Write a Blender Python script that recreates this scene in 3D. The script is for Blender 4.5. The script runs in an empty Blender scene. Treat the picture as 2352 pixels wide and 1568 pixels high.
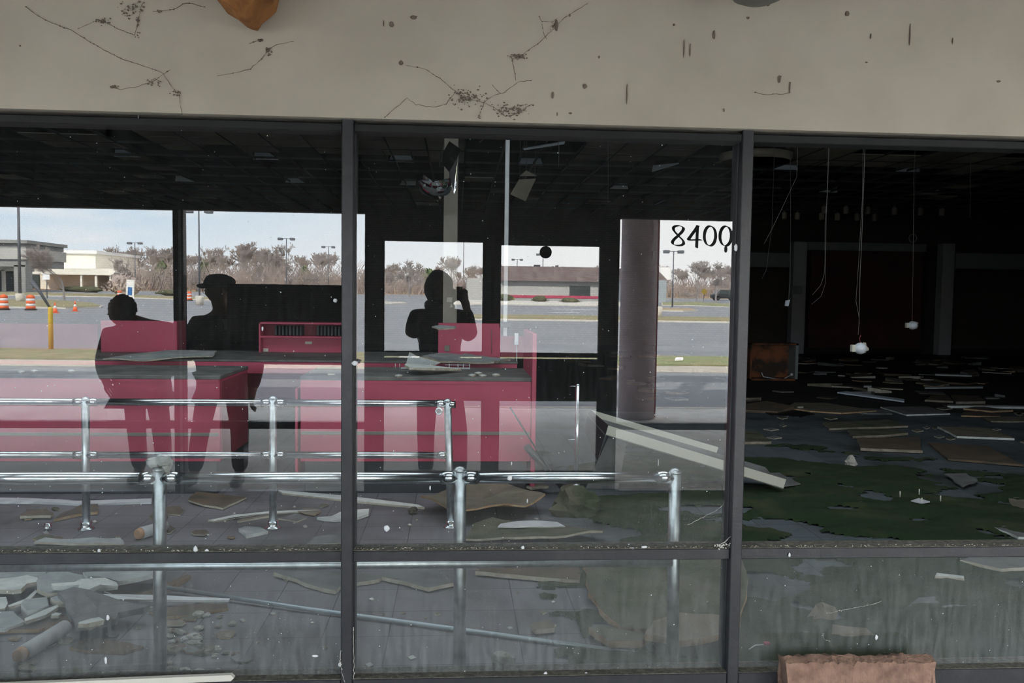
import bpy, math, random
from mathutils import Vector, Matrix, noise as mnoise

# ------------------------------------------------------------------ camera, sky, sun, exposure
sc = bpy.context.scene
COL = sc.collection
FPX, CX, CY = 1903.0, 1176.0, 784.0
CAM = Vector((0.0, -3.2, 1.6))
_cy = Vector(((1050 - CX) / FPX, (CY - 674) / FPX, -1.0)).normalized()   # world +y seen from the camera
_up = Vector((math.sin(0.0098), math.cos(0.0098), 0.0))
_cz = (_up - _up.dot(_cy) * _cy).normalized()
_cx = _cy.cross(_cz).normalized()
ROT = Matrix((_cx, _cy, _cz))
cd = bpy.data.cameras.new('camera'); cam = bpy.data.objects.new('camera', cd); COL.objects.link(cam)
cam.matrix_world = Matrix.Translation(CAM) @ ROT.to_4x4()
cd.sensor_width = 36.0; cd.lens = 36.0 * FPX / 2352.0; cd.clip_start = 0.02; cd.clip_end = 1200
sc.camera = cam
sc.view_settings.view_transform = 'Standard'; sc.view_settings.look = 'None'
sc.view_settings.exposure = 0.0; sc.view_settings.gamma = 1.0; sc.view_settings.use_curve_mapping = False
sc.cycles.max_bounces = 8; sc.cycles.diffuse_bounces = 4; sc.cycles.glossy_bounces = 4
sc.cycles.transparent_max_bounces = 24; sc.cycles.sample_clamp_indirect = 60.0
sc.cycles.caustics_reflective = False; sc.cycles.caustics_refractive = False
sc.cycles.blur_glossy = 0.5; sc.cycles.use_adaptive_sampling = False

SKY = 10.6
w = bpy.data.worlds.new('sky'); sc.world = w; w.use_nodes = True
nt = w.node_tree; nt.nodes.clear()
def N(nt, t, **kw):
    n = nt.nodes.new(t)
    for k, v in kw.items():
        if k.startswith('i_'): n.inputs[k[2:].replace('_', ' ')].default_value = v
        else: setattr(n, k, v)
    return n
L = lambda a, b: nt.links.new(a, b)
tc = N(nt, 'ShaderNodeTexCoord'); sep = N(nt, 'ShaderNodeSeparateXYZ'); L(tc.outputs['Generated'], sep.inputs[0])
mr = N(nt, 'ShaderNodeMapRange'); L(sep.outputs['Z'], mr.inputs[0])
mr.inputs[1].default_value = 0.0; mr.inputs[2].default_value = 0.45
cr = N(nt, 'ShaderNodeValToRGB'); L(mr.outputs[0], cr.inputs[0])
cr.color_ramp.elements[0].color = (0.93, 0.95, 0.98, 1); cr.color_ramp.elements[1].color = (0.52, 0.64, 0.82, 1)
e = cr.color_ramp.elements.new(0.2); e.color = (0.66, 0.80, 0.93, 1)
mx = N(nt, 'ShaderNodeMapRange'); L(sep.outputs['X'], mx.inputs[0])      # haze thickens to the right
mx.inputs[1].default_value = -0.35; mx.inputs[2].default_value = 0.15
ns = N(nt, 'ShaderNodeTexNoise'); ns.inputs['Scale'].default_value = 5.0; ns.inputs['Detail'].default_value = 6
mp = N(nt, 'ShaderNodeMapping'); mp.inputs['Scale'].default_value = (1, 1, 4.5)
L(tc.outputs['Generated'], mp.inputs[0]); L(mp.outputs[0], ns.inputs['Vector'])
nr = N(nt, 'ShaderNodeMapRange'); L(ns.outputs['Fac'], nr.inputs[0]); nr.inputs[1].default_value = 0.5; nr.inputs[2].default_value = 0.75
ma = N(nt, 'ShaderNodeMath', operation='MAXIMUM'); L(mx.outputs[0], ma.inputs[0]); L(nr.outputs[0], ma.inputs[1])
mc = N(nt, 'ShaderNodeMixRGB'); L(ma.outputs[0], mc.inputs[0]); L(cr.outputs[0], mc.inputs[1]); mc.inputs[2].default_value = (0.99, 0.98, 0.98, 1)
bg = N(nt, 'ShaderNodeBackground'); L(mc.outputs[0], bg.inputs[0]); bg.inputs[1].default_value = SKY
wo = N(nt, 'ShaderNodeOutputWorld'); L(bg.outputs[0], wo.inputs[0])

sd = bpy.data.lights.new('sun', 'SUN'); sd.energy = 32.0; sd.angle = math.radians(1.0); sd.color = (1.0, 0.93, 0.82)
sun = bpy.data.objects.new('sun', sd); COL.objects.link(sun)
sun.rotation_euler = Vector((-0.35, 0.8, 0.62)).to_track_quat('Z', 'Y').to_euler()
for px_ in (-5.2, -1.8, 1.8, 5.2):                                      # daylight portals in the outer shop front
    pd = bpy.data.lights.new('window_portal', 'AREA'); pd.shape = 'RECTANGLE'; pd.size = 3.4; pd.size_y = 2.15
    pd.cycles.is_portal = True
    po = bpy.data.objects.new('window_portal', pd); COL.objects.link(po)
    po.location = (px_, -3.36, 1.13); po.rotation_euler = (math.radians(90), 0, 0)

ad_ = bpy.data.lights.new('front_fill_light', 'AREA'); ad_.shape = 'RECTANGLE'; ad_.size = 11.0; ad_.size_y = 2.2; ad_.energy = 185; ad_.color = (0.86, 0.94, 1.0)
ao_ = bpy.data.objects.new('front_fill_light', ad_); COL.objects.link(ao_); ao_.location = (-1.5, 2.2, 4.70)   # added fill light under the closed roof, brightens floor and counters

# ------------------------------------------------------------------ construction helpers
def ray(u, v): return ROT @ Vector(((u - CX) / FPX, (CY - v) / FPX, -1.0))
def P(u, v, Y):                      # point of the plane y = Y
    d = ray(u, v); return CAM + d * ((Y - CAM.y) / d.y)
def F(u, v, z=0.0):                  # point of the level plane z
    d = ray(u, v); return CAM + d * ((z - CAM.z) / d.z)
def R(u, v, p):                      # place seen in the glass at path length p -> its real place behind the viewer
    q = P(u, v, p + CAM.y); return Vector((q.x, -q.y, q.z))
def Rx(u, p): return R(u, 674, p).x

class MB:
    def __init__(s): s.v = []; s.f = []; s.m = []; s.sm = []
    def add(s, vs, fs, mi=0, smooth=False):
        o = len(s.v); s.v += [tuple(q) for q in vs]
        for f in fs: s.f.append([i + o for i in f]); s.m.append(mi); s.sm.append(smooth)
        return s
    def box(s, a, b, mi=0, M=None):
        x0, y0, z0 = a; x1, y1, z1 = b
        vs = [Vector(q) for q in ((x0,y0,z0),(x1,y0,z0),(x1,y1,z0),(x0,y1,z0),(x0,y0,z1),(x1,y0,z1),(x1,y1,z1),(x0,y1,z1))]
        if M: vs = [M @ q for q in vs]
        return s.add(vs, [(3,2,1,0),(4,5,6,7),(0,1,5,4),(1,2,6,5),(2,3,7,6),(3,0,4,7)], mi)
    def bbox(s, a, b, r=0.004, mi=0, M=None):   # box with chamfered edges
        c = [(a[i]+b[i])/2 for i in range(3)]; h = [abs(b[i]-a[i])/2 for i in range(3)]
        r = min(r, min(h)*0.6); vs = []; idx = {}
        for sx in (-1,1):
            for sy in (-1,1):
                for sz in (-1,1):
                    for ax in range(3):
                        q = [c[0]+sx*(h[0]-(r if ax!=0 else 0)), c[1]+sy*(h[1]-(r if ax!=1 else 0)), c[2]+sz*(h[2]-(r if ax!=2 else 0))]
                        idx[(sx,sy,sz,ax)] = len(vs); vs.append(Vector(q))
        fs = []
        for ax in range(3):
            o = [i for i in range(3) if i != ax]
            for s1 in (-1,1):
                loop = []
                for a1, a2 in ((-1,-1),(1,-1),(1,1),(-1,1)):
                    k = [0,0,0]; k[ax] = s1; k[o[0]] = a1; k[o[1]] = a2; loop.append(idx[(k[0],k[1],k[2],ax)])
                fs.append(loop)
        for ax in range(3):
            o = [i for i in range(3) if i != ax]
            for a1 in (-1,1):
                for a2 in (-1,1):
                    def K(sv, which):
                        k = [0,0,0]; k[ax] = sv; k[o[0]] = a1; k[o[1]] = a2; return idx[(k[0],k[1],k[2],which)]
                    fs.append([K(-1,o[0]),K(1,o[0]),K(1,o[1]),K(-1,o[1])])
        for sx in (-1,1):
            for sy in (-1,1):
                for sz in (-1,1): fs.append([idx[(sx,sy,sz,0)],idx[(sx,sy,sz,1)],idx[(sx,sy,sz,2)]])
        cc = Vector(c); out = []
        for f in fs:
            n = (vs[f[1]]-vs[f[0]]).cross(vs[f[2]]-vs[f[0]]); m = sum((vs[i] for i in f), Vector())/len(f) - cc
            out.append(f if n.dot(m) > 0 else f[::-1])
        if M: vs = [M @ q for q in vs]
        return s.add(vs, out, mi)
    def tube(s, pts, r, n=10, cap=True, mi=0, smooth=True):
        pts = [Vector(q) for q in pts]; rs = r if isinstance(r, (list, tuple)) else [r]*len(pts)
        o = len(s.v); prev = None
        for i, q in enumerate(pts):
            t = (pts[min(i+1, len(pts)-1)] - pts[max(i-1, 0)])
            t = t.normalized() if t.length > 1e-9 else Vector((0,0,1))
            if prev is None:
                a = Vector((0,0,1)) if abs(t.z) < 0.9 else Vector((1,0,0))
                prev = t.cross(a).normalized()
            prev = (prev - prev.dot(t)*t)
            prev = prev.normalized() if prev.length > 1e-6 else t.orthogonal().normalized()
            b = t.cross(prev)
            for k in range(n):
                an = 2*math.pi*k/n; s.v.append(tuple(q + (prev*math.cos(an) + b*math.sin(an))*rs[i]))
        for i in range(len(pts)-1):
            for k in range(n):
                k2 = (k+1) % n
                s.f.append([o+i*n+k, o+i*n+k2, o+(i+1)*n+k2, o+(i+1)*n+k]); s.m.append(mi); s.sm.append(smooth)
        if cap:
            s.f.append([o+k for k in range(n)][::-1]); s.m.append(mi); s.sm.append(False)
            e_ = o+(len(pts)-1)*n; s.f.append([e_+k for k in range(n)]); s.m.append(mi); s.sm.append(False)
        return s
    def lathe(s, prof, c=(0,0,0), n=20, mi=0, M=None, smooth=True):
        o = len(s.v); c = Vector(c)
        for (r, z) in prof:
            for k in range(n):
                a = 2*math.pi*k/n; q = Vector((r*math.cos(a), r*math.sin(a), z))
                if M: q = M @ q
                s.v.append(tuple(q + c))
        for i in range(len(prof)-1):
            for k in range(n):
                k2 = (k+1) % n; s.f.append([o+i*n+k, o+i*n+k2, o+(i+1)*n+k2, o+(i+1)*n+k]); s.m.append(mi); s.sm.append(smooth)
        if prof[0][0] > 1e-6: s.f.append([o+k for k in range(n)][::-1]); s.m.append(mi); s.sm.append(False)
        if prof[-1][0] > 1e-6:
            e_ = o+(len(prof)-1)*n; s.f.append([e_+k for k in range(n)]); s.m.append(mi); s.sm.append(False)
        return s
    def blob(s, c, r, seed=0, amp=0.25, n=10, m=7, mi=0, fr=1.3, smooth=True):
        c = Vector(c); r = Vector(r) if not isinstance(r, float) else Vector((r,r,r)); o = len(s.v)
        for i in range(m+1):
            th = math.pi*i/m
            for k in range(n):
                ph = 2*math.pi*k/n; d = Vector((math.sin(th)*math.cos(ph), math.sin(th)*math.sin(ph), math.cos(th)))
                q = 1 + amp*mnoise.noise(d*fr + Vector((seed*7.3, seed*3.1, seed)))*1.6
                s.v.append((c.x+d.x*r.x*q, c.y+d.y*r.y*q, c.z+d.z*r.z*q))
        for i in range(m):
            for k in range(n):
                k2 = (k+1) % n; s.f.append([o+i*n+k, o+(i+1)*n+k, o+(i+1)*n+k2, o+i*n+k2]); s.m.append(mi); s.sm.append(smooth)
        return s
    def prism(s, poly, h, mi=0, mside=None):     # poly: bottom points; extruded by vector h
        poly = [Vector(q) for q in poly]; n = len(poly); h = Vector(h)
        ar = sum(((poly[i].cross(poly[(i+1) % n])) for i in range(n)), Vector())
        if ar.dot(h) < 0: poly = poly[::-1]
        o = len(s.v); s.v += [tuple(q) for q in poly] + [tuple(q+h) for q in poly]
        s.f.append([o+i for i in range(n)][::-1]); s.m.append(mi); s.sm.append(False)
        s.f.append([o+n+i for i in range(n)]); s.m.append(mi); s.sm.append(False)
        for i in range(n):
            j = (i+1) % n; s.f.append([o+i, o+j, o+n+j, o+n+i]); s.m.append(mi if mside is None else mside); s.sm.append(False)
        return s
    def build(s, name, mats, parent=None, origin=None):
        me = bpy.data.meshes.new(name); vs = s.v
        if origin is not None: o = Vector(origin); vs = [(q[0]-o.x, q[1]-o.y, q[2]-o.z) for q in vs]
        me.from_pydata(vs, [], s.f)
        for m in (mats if isinstance(mats, (list, tuple)) else [mats]): me.materials.append(m)
        me.polygons.foreach_set('material_index', s.m); me.polygons.foreach_set('use_smooth', s.sm); me.update()
        ob = bpy.data.objects.new(name, me); COL.objects.link(ob)
        if origin is not None: ob.location = origin
        if parent is not None:
            ob.parent = parent
            if origin is None: ob.matrix_parent_inverse = parent.matrix_basis.inverted()
            else: ob.matrix_parent_inverse = parent.matrix_basis.inverted()
        return ob

def tag(o, label=None, cat=None, group=None, kind=None):
    if label: o['label'] = label
    if cat: o['category'] = cat
    if group: o['group'] = group
    if kind: o['kind'] = kind
    return o
def empty(name, loc, label=None, cat=None, group=None, kind=None):
    o = bpy.data.objects.new(name, None); COL.objects.link(o); o.location = loc; o.empty_display_size = 0.1
    return tag(o, label, cat, group, kind)
def struct(o, label=None): return tag(o, label, None, None, 'structure')
def copy_tree(o, parent=None):
    c = o.copy(); COL.objects.link(c)
    if parent is not None: c.parent = parent
    for ch in list(o.children): copy_tree(ch, c)
    return c

# ------------------------------------------------------------------ materials
def mat(name, col, rough=0.6, metal=0.0, col2=None, nscale=6.0, nlo=0.4, nhi=0.65, bump=0.0, bscale=40.0, spec=0.5, det=6.0):
    m = bpy.data.materials.new(name); m.use_nodes = True; t = m.node_tree; b = t.nodes['Principled BSDF']
    b.inputs['Base Color'].default_value = (*col, 1); b.inputs['Roughness'].default_value = rough
    b.inputs['Metallic'].default_value = metal; b.inputs['Specular IOR Level'].default_value = spec
    tcn = t.nodes.new('ShaderNodeTexCoord')
    if col2 is not None:
        n = t.nodes.new('ShaderNodeTexNoise'); n.inputs['Scale'].default_value = nscale; n.inputs['Detail'].default_value = det
        t.links.new(tcn.outputs['Object'], n.inputs['Vector'])
        r = t.nodes.new('ShaderNodeMapRange'); t.links.new(n.outputs['Fac'], r.inputs[0]); r.inputs[1].default_value = nlo; r.inputs[2].default_value = nhi
        x = t.nodes.new('ShaderNodeMixRGB'); t.links.new(r.outputs[0], x.inputs[0]); x.inputs[1].default_value = (*col, 1); x.inputs[2].default_value = (*col2, 1)
        t.links.new(x.outputs[0], b.inputs['Base Color'])
    if bump:
        n2 = t.nodes.new('ShaderNodeTexNoise'); n2.inputs['Scale'].default_value = bscale; n2.inputs['Detail'].default_value = 4
        t.links.new(tcn.outputs['Object'], n2.inputs['Vector'])
        bp = t.nodes.new('ShaderNodeBump'); bp.inputs['Strength'].default_value = bump; bp.inputs['Distance'].default_value = 0.01
        t.links.new(n2.outputs['Fac'], bp.inputs['Height']); t.links.new(bp.outputs[0], b.inputs['Normal'])
    return m
M = {}
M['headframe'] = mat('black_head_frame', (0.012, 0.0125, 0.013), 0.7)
M['header'] = mat('cream_paint', (0.58, 0.52, 0.43), 0.75, col2=(0.52, 0.465, 0.38), nscale=3.0, bump=0.05, bscale=60)
M['frame'] = mat('bronze_aluminium', (0.026, 0.027, 0.031), 0.45, 0.0, col2=(0.05, 0.05, 0.052), nscale=14, nlo=0.5, nhi=0.9, bump=0.1, bscale=90)
M['ledge'] = mat('dusty_ledge', (0.07, 0.066, 0.055), 0.95, col2=(0.15, 0.14, 0.11), nscale=60, bump=0.4, bscale=120)
M['wall_dark'] = mat('dark_wall', (0.035, 0.035, 0.037), 0.9)
M['ceil_dark'] = mat('dark_deck', (0.035, 0.034, 0.032), 0.95, col2=(0.02, 0.02, 0.02), nscale=1.2)
M['vceil'] = mat('vestibule_ceiling', (0.55, 0.52, 0.46), 0.9)
M['concrete'] = mat('sidewalk_concrete', (0.68, 0.66, 0.63), 0.9, col2=(0.58, 0.565, 0.545), nscale=2.5, bump=0.2)
M['vfloor'] = mat('vestibule_floor', (0.42, 0.425, 0.425), 0.8, col2=(0.32, 0.325, 0.325), nscale=2.5, bump=0.2)
M['asphalt'] = mat('asphalt', (0.20, 0.21, 0.23), 0.95, col2=(0.26, 0.265, 0.275), nscale=0.35, nlo=0.35, nhi=0.7, bump=0.3)
M['kerb'] = mat('kerb', (0.55, 0.52, 0.47), 0.9)
M['drygrass'] = mat('dry_grass', (0.30, 0.23, 0.13), 1.0, col2=(0.20, 0.22, 0.10), nscale=1.2)
M['greengrass'] = mat('green_grass', (0.20, 0.24, 0.10), 1.0, col2=(0.30, 0.25, 0.14), nscale=1.2)
M['field'] = mat('meadow', (0.46, 0.27, 0.15), 1.0, col2=(0.36, 0.30, 0.16), nscale=0.15)
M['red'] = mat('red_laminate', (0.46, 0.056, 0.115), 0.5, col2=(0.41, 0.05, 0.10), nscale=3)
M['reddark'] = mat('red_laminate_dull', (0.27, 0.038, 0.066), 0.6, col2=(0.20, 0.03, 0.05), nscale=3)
M['ctop'] = mat('grey_laminate', (0.16, 0.16, 0.15), 0.6, col2=(0.09, 0.09, 0.085), nscale=5, bump=0.1)
M['kick'] = mat('black_kick', (0.03, 0.032, 0.036), 0.6)
M['greystripe'] = mat('grey_rub_strip', (0.20, 0.19, 0.165), 0.6)
M['chrome'] = mat('chrome', (0.72, 0.76, 0.79), 0.22, 1.0, col2=(0.60, 0.63, 0.65), nscale=25)
M['chromedirty'] = mat('dirty_chrome', (0.72, 0.77, 0.79), 0.42, 1.0, col2=(0.50, 0.53, 0.54), nscale=18)
M['pipe'] = mat('galvanised', (0.36, 0.42, 0.45), 0.4, 0.6, col2=(0.42, 0.34, 0.25), nscale=3, nlo=0.62, nhi=0.75)
M['darkmetal'] = mat('dark_metal', (0.05, 0.055, 0.06), 0.4, 0.7)
M['beige'] = mat('beige_paint', (0.34, 0.31, 0.27), 0.7, col2=(0.29, 0.26, 0.22), nscale=3)
M['white'] = mat('white_paint', (0.70, 0.72, 0.74), 0.5, col2=(0.58, 0.60, 0.62), nscale=8)
M['plaster'] = mat('plaster', (0.70, 0.72, 0.68), 0.95, col2=(0.52, 0.55, 0.53), nscale=9, bump=0.6, bscale=70)
M['plastergrey'] = mat('plaster_grey', (0.30, 0.325, 0.325), 0.95, col2=(0.40, 0.425, 0.42), nscale=7, bump=0.5, bscale=70)
M['tilegrey'] = mat('fallen_tile_grey', (0.17, 0.175, 0.175), 0.95, col2=(0.11, 0.11, 0.105), nscale=5, bump=0.5, bscale=80)
M['tiletan'] = mat('fallen_tile_tan', (0.21, 0.18, 0.135), 0.95, col2=(0.13, 0.12, 0.085), nscale=4, bump=0.5, bscale=80)
M['tilebrown'] = mat('fallen_tile_brown', (0.13, 0.092, 0.06), 0.95, col2=(0.08, 0.068, 0.05), nscale=5, bump=0.5, bscale=80)
M['tilegreen'] = mat('mossy_tile', (0.115, 0.110, 0.075), 0.95, col2=(0.05, 0.066, 0.032), nscale=4, bump=0.6, bscale=80)
M['edge'] = mat('broken_edge', (0.42, 0.38, 0.29), 0.95, col2=(0.52, 0.49, 0.42), nscale=20, bump=0.7)
M['edgebrown'] = mat('broken_edge_brown', (0.36, 0.22, 0.12), 0.95, col2=(0.42, 0.32, 0.2), nscale=20, bump=0.7)
M['orange'] = mat('amber_insulation', (0.42, 0.18, 0.055), 0.85, col2=(0.26, 0.10, 0.03), nscale=14, bump=1.0, bscale=45)
M['pinkfoam'] = mat('brown_insulation', (0.30, 0.185, 0.135), 0.95, col2=(0.17, 0.10, 0.075), nscale=22, nlo=0.35, nhi=0.7, bump=1.0, bscale=60)
M['web'] = mat('dirt_web', (0.21, 0.165, 0.13), 1.0)
M['webpale'] = mat('pale_web', (0.50, 0.49, 0.45), 1.0)
M['card'] = mat('cardboard', (0.42, 0.24, 0.14), 0.95)
M['tubewhite'] = mat('grey_paper', (0.48, 0.49, 0.49), 0.8, col2=(0.38, 0.39, 0.39), nscale=6)
M['rust'] = mat('rusty_steel', (0.23, 0.085, 0.035), 0.9, col2=(0.045, 0.03, 0.022), nscale=3.2, nlo=0.42, nhi=0.58, bump=0.4)
M['trough'] = mat('old_white_enamel', (0.50, 0.50, 0.43), 0.6, col2=(0.30, 0.17, 0.09), nscale=7, nlo=0.66, nhi=0.72)
M['skin'] = mat('skin', (0.30, 0.17, 0.11), 0.6)
M['coat'] = mat('black_jacket', (0.016, 0.017, 0.02), 0.8, bump=0.4, bscale=30)
M['coat2'] = mat('dark_grey_jacket', (0.03, 0.032, 0.038), 0.8, bump=0.4, bscale=30)
M['jeans'] = mat('dark_trousers', (0.02, 0.023, 0.03), 0.85)
M['hair'] = mat('dark_hair', (0.03, 0.026, 0.024), 0.9)
M['shoe'] = mat('black_shoe', (0.02, 0.02, 0.02), 0.6)
M['bark'] = mat('bark', (0.27, 0.25, 0.25), 1.0)
M['twig'] = mat('twig', (0.40, 0.355, 0.34), 1.0)
M['twigred'] = mat('thicket', (0.46, 0.38, 0.34), 1.0, col2=(0.26, 0.23, 0.23), nscale=0.2)
M['ever'] = mat('evergreen', (0.10, 0.14, 0.07), 1.0, col2=(0.17, 0.20, 0.09), nscale=0.6)
M['hedge'] = mat('hedge', (0.08, 0.09, 0.05), 1.0, col2=(0.14, 0.13, 0.08), nscale=1.5)
M['cwhite'] = mat('cream_stucco', (0.86, 0.83, 0.74), 0.9)
M['cgrey'] = mat('grey_stucco', (0.42, 0.42, 0.40), 0.9)
M['shopglass'] = mat('dark_shop_glass', (0.04, 0.05, 0.05), 0.3)
M['shingle'] = mat('brown_shingle', (0.16, 0.12, 0.12), 0.95, col2=(0.22, 0.18, 0.17), nscale=1.5)
M['siding'] = mat('grey_blue_siding', (0.30, 0.34, 0.37), 0.9)
M['orangep'] = mat('traffic_orange', (0.85, 0.16, 0.05), 0.6)
M['whitep'] = mat('reflective_white', (0.8, 0.8, 0.8), 0.5)
M['rubber'] = mat('rubber', (0.03, 0.03, 0.03), 0.8)
M['yellow'] = mat('bollard_yellow', (0.62, 0.42, 0.05), 0.6)
M['blue'] = mat('sign_blue', (0.03, 0.16, 0.45), 0.5)
M['pole'] = mat('steel_pole', (0.13, 0.14, 0.16), 0.6, 0.4)
M['pillar'] = mat('round_pillar_paint', (0.58, 0.47, 0.50), 0.8, col2=(0.48, 0.39, 0.42), nscale=5, bump=0.1)
M['pillarred'] = mat('pillar_red', (0.50, 0.12, 0.15), 0.8)
M['sign'] = mat('dark_signboard', (0.018, 0.013, 0.014), 0.85)
M['signink'] = mat('signboard_letters', (0.05, 0.075, 0.075), 0.85)
M['decal'] = mat('black_vinyl', (0.015, 0.017, 0.02), 0.9)
M['acrylic'] = mat('clear_plastic', (0.5, 0.5, 0.5), 0.3)
M['paper'] = mat('paper', (0.62, 0.60, 0.52), 0.9)
M['globe'] = mat('white_globe', (0.66, 0.71, 0.76), 0.2)
M['tilec'] = mat('old_ceiling_tile', (0.46, 0.42, 0.34), 0.95, col2=(0.34, 0.31, 0.26), nscale=1.5)
M['tbar'] = mat('ceiling_bar', (0.055, 0.06, 0.06), 0.7)
M['edgedim'] = mat('dirty_edge', (0.20, 0.175, 0.13), 0.95, col2=(0.30, 0.27, 0.21), nscale=12, bump=0.7)
M['fascia'] = mat('portal_grey', (0.26, 0.265, 0.26), 0.9)
M['refl'] = mat('lamp_reflector', (0.60, 0.68, 0.76), 0.5)
M['wire'] = mat('cable', (0.17, 0.16, 0.15), 0.7)
M['backcol'] = mat('pale_pilaster', (0.34, 0.36, 0.36), 0.8)
M['backbeam'] = mat('grey_beam', (0.22, 0.24, 0.23), 0.8)
M['baseb'] = mat('black_base', (0.01, 0.011, 0.012), 0.7)
M['stone'] = mat('stone', (0.42, 0.41, 0.38), 0.95, col2=(0.28, 0.28, 0.23), nscale=15, bump=0.5)

def brick_mat(name, c1, c2, mortar, scale):
    m = bpy.data.materials.new(name); m.use_nodes = True; t = m.node_tree; b = t.nodes['Principled BSDF']
    tcn = t.nodes.new('ShaderNodeTexCoord'); mpn = t.nodes.new('ShaderNodeMapping'); mpn.inputs['Rotation'].default_value = (math.radians(90), 0, 0)
    t.links.new(tcn.outputs['Object'], mpn.inputs[0]); bn = t.nodes.new('ShaderNodeTexBrick'); t.links.new(mpn.outputs[0], bn.inputs['Vector'])
    bn.inputs['Color1'].default_value = (*c1, 1); bn.inputs['Color2'].default_value = (*c2, 1); bn.inputs['Mortar'].default_value = (*mortar, 1)
    bn.inputs['Scale'].default_value = scale; bn.inputs['Mortar Size'].default_value = 0.02
    t.links.new(bn.outputs['Color'], b.inputs['Base Color']); b.inputs['Roughness'].default_value = 0.9
    return m
M['brick'] = brick_mat('dark_brick', (0.075, 0.06, 0.045), (0.055, 0.048, 0.038), (0.035, 0.032, 0.03), 4.0)
M['redwall'] = mat('dark_red_wall', (0.085, 0.028, 0.026), 0.9, col2=(0.05, 0.022, 0.02), nscale=2.0)

def floor_mat():
    m = bpy.data.materials.new('floor_tiles'); m.use_nodes = True; t = m.node_tree; b = t.nodes['Principled BSDF']
    tcn = t.nodes.new('ShaderNodeTexCoord'); bn = t.nodes.new('ShaderNodeTexBrick'); bn.offset = 0.0
    t.links.new(tcn.outputs['Object'], bn.inputs['Vector'])
    bn.inputs['Scale'].default_value = 1.0; bn.inputs['Brick Width'].default_value = 0.305; bn.inputs['Row Height'].default_value = 0.305
    bn.inputs['Mortar Size'].default_value = 0.003; bn.inputs['Mortar Smooth'].default_value = 0.3
    bn.inputs['Color1'].default_value = (0.175, 0.170, 0.185, 1); bn.inputs['Color2'].default_value = (0.140, 0.136, 0.150, 1); bn.inputs['Mortar'].default_value = (0.045, 0.042, 0.045, 1)
    n = t.nodes.new('ShaderNodeTexNoise'); n.inputs['Scale'].default_value = 1.3; n.inputs['Detail'].default_value = 8; t.links.new(tcn.outputs['Object'], n.inputs['Vector'])
    r = t.nodes.new('ShaderNodeMapRange'); r.inputs[1].default_value = 0.48; r.inputs[2].default_value = 0.68; t.links.new(n.outputs['Fac'], r.inputs[0])
    x = t.nodes.new('ShaderNodeMixRGB'); t.links.new(r.outputs[0], x.inputs[0]); t.links.new(bn.outputs['Color'], x.inputs[1]); x.inputs[2].default_value = (0.055, 0.052, 0.045, 1)
    # fine plaster dust
    n2 = t.nodes.new('ShaderNodeTexNoise'); n2.inputs['Scale'].default_value = 55; n2.inputs['Detail'].default_value = 3; t.links.new(tcn.outputs['Object'], n2.inputs['Vector'])
    r2 = t.nodes.new('ShaderNodeMapRange'); r2.inputs[1].default_value = 0.70; r2.inputs[2].default_value = 0.74; t.links.new(n2.outputs['Fac'], r2.inputs[0])
    x2 = t.nodes.new('ShaderNodeMixRGB'); t.links.new(r2.outputs[0], x2.inputs[0]); t.links.new(x.outputs[0], x2.inputs[1]); x2.inputs[2].default_value = (0.32, 0.31, 0.28, 1)
    # slate-blue towards the mossy side, near-black past a line deep in the store
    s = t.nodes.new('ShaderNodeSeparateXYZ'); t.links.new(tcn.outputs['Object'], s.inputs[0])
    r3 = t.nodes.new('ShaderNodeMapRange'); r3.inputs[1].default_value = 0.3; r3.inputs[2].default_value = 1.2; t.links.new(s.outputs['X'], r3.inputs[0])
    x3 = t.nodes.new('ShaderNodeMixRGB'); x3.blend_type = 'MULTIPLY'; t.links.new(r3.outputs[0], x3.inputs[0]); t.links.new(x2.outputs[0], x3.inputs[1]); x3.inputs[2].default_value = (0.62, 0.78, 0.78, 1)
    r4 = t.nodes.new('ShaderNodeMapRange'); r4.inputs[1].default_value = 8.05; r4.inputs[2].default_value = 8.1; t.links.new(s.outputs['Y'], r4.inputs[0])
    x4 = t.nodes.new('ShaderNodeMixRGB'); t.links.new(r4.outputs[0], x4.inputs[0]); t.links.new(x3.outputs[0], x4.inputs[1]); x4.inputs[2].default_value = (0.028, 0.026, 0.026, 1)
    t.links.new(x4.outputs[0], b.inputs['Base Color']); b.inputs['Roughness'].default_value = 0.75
    bp = t.nodes.new('ShaderNodeBump'); bp.inputs['Strength'].default_value = 0.3; bp.inputs['Distance'].default_value = 0.005
    t.links.new(n2.outputs['Fac'], bp.inputs['Height']); t.links.new(bp.outputs[0], b.inputs['Normal'])
    return m
M['floor'] = floor_mat()

def moss_mat():
    m = mat('moss', (0.013, 0.036, 0.008), 1.0, col2=(0.065, 0.068, 0.03), nscale=2.4, nlo=0.50, nhi=0.78, bump=1.0, bscale=160)
    return m
M['moss'] = moss_mat()

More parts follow.
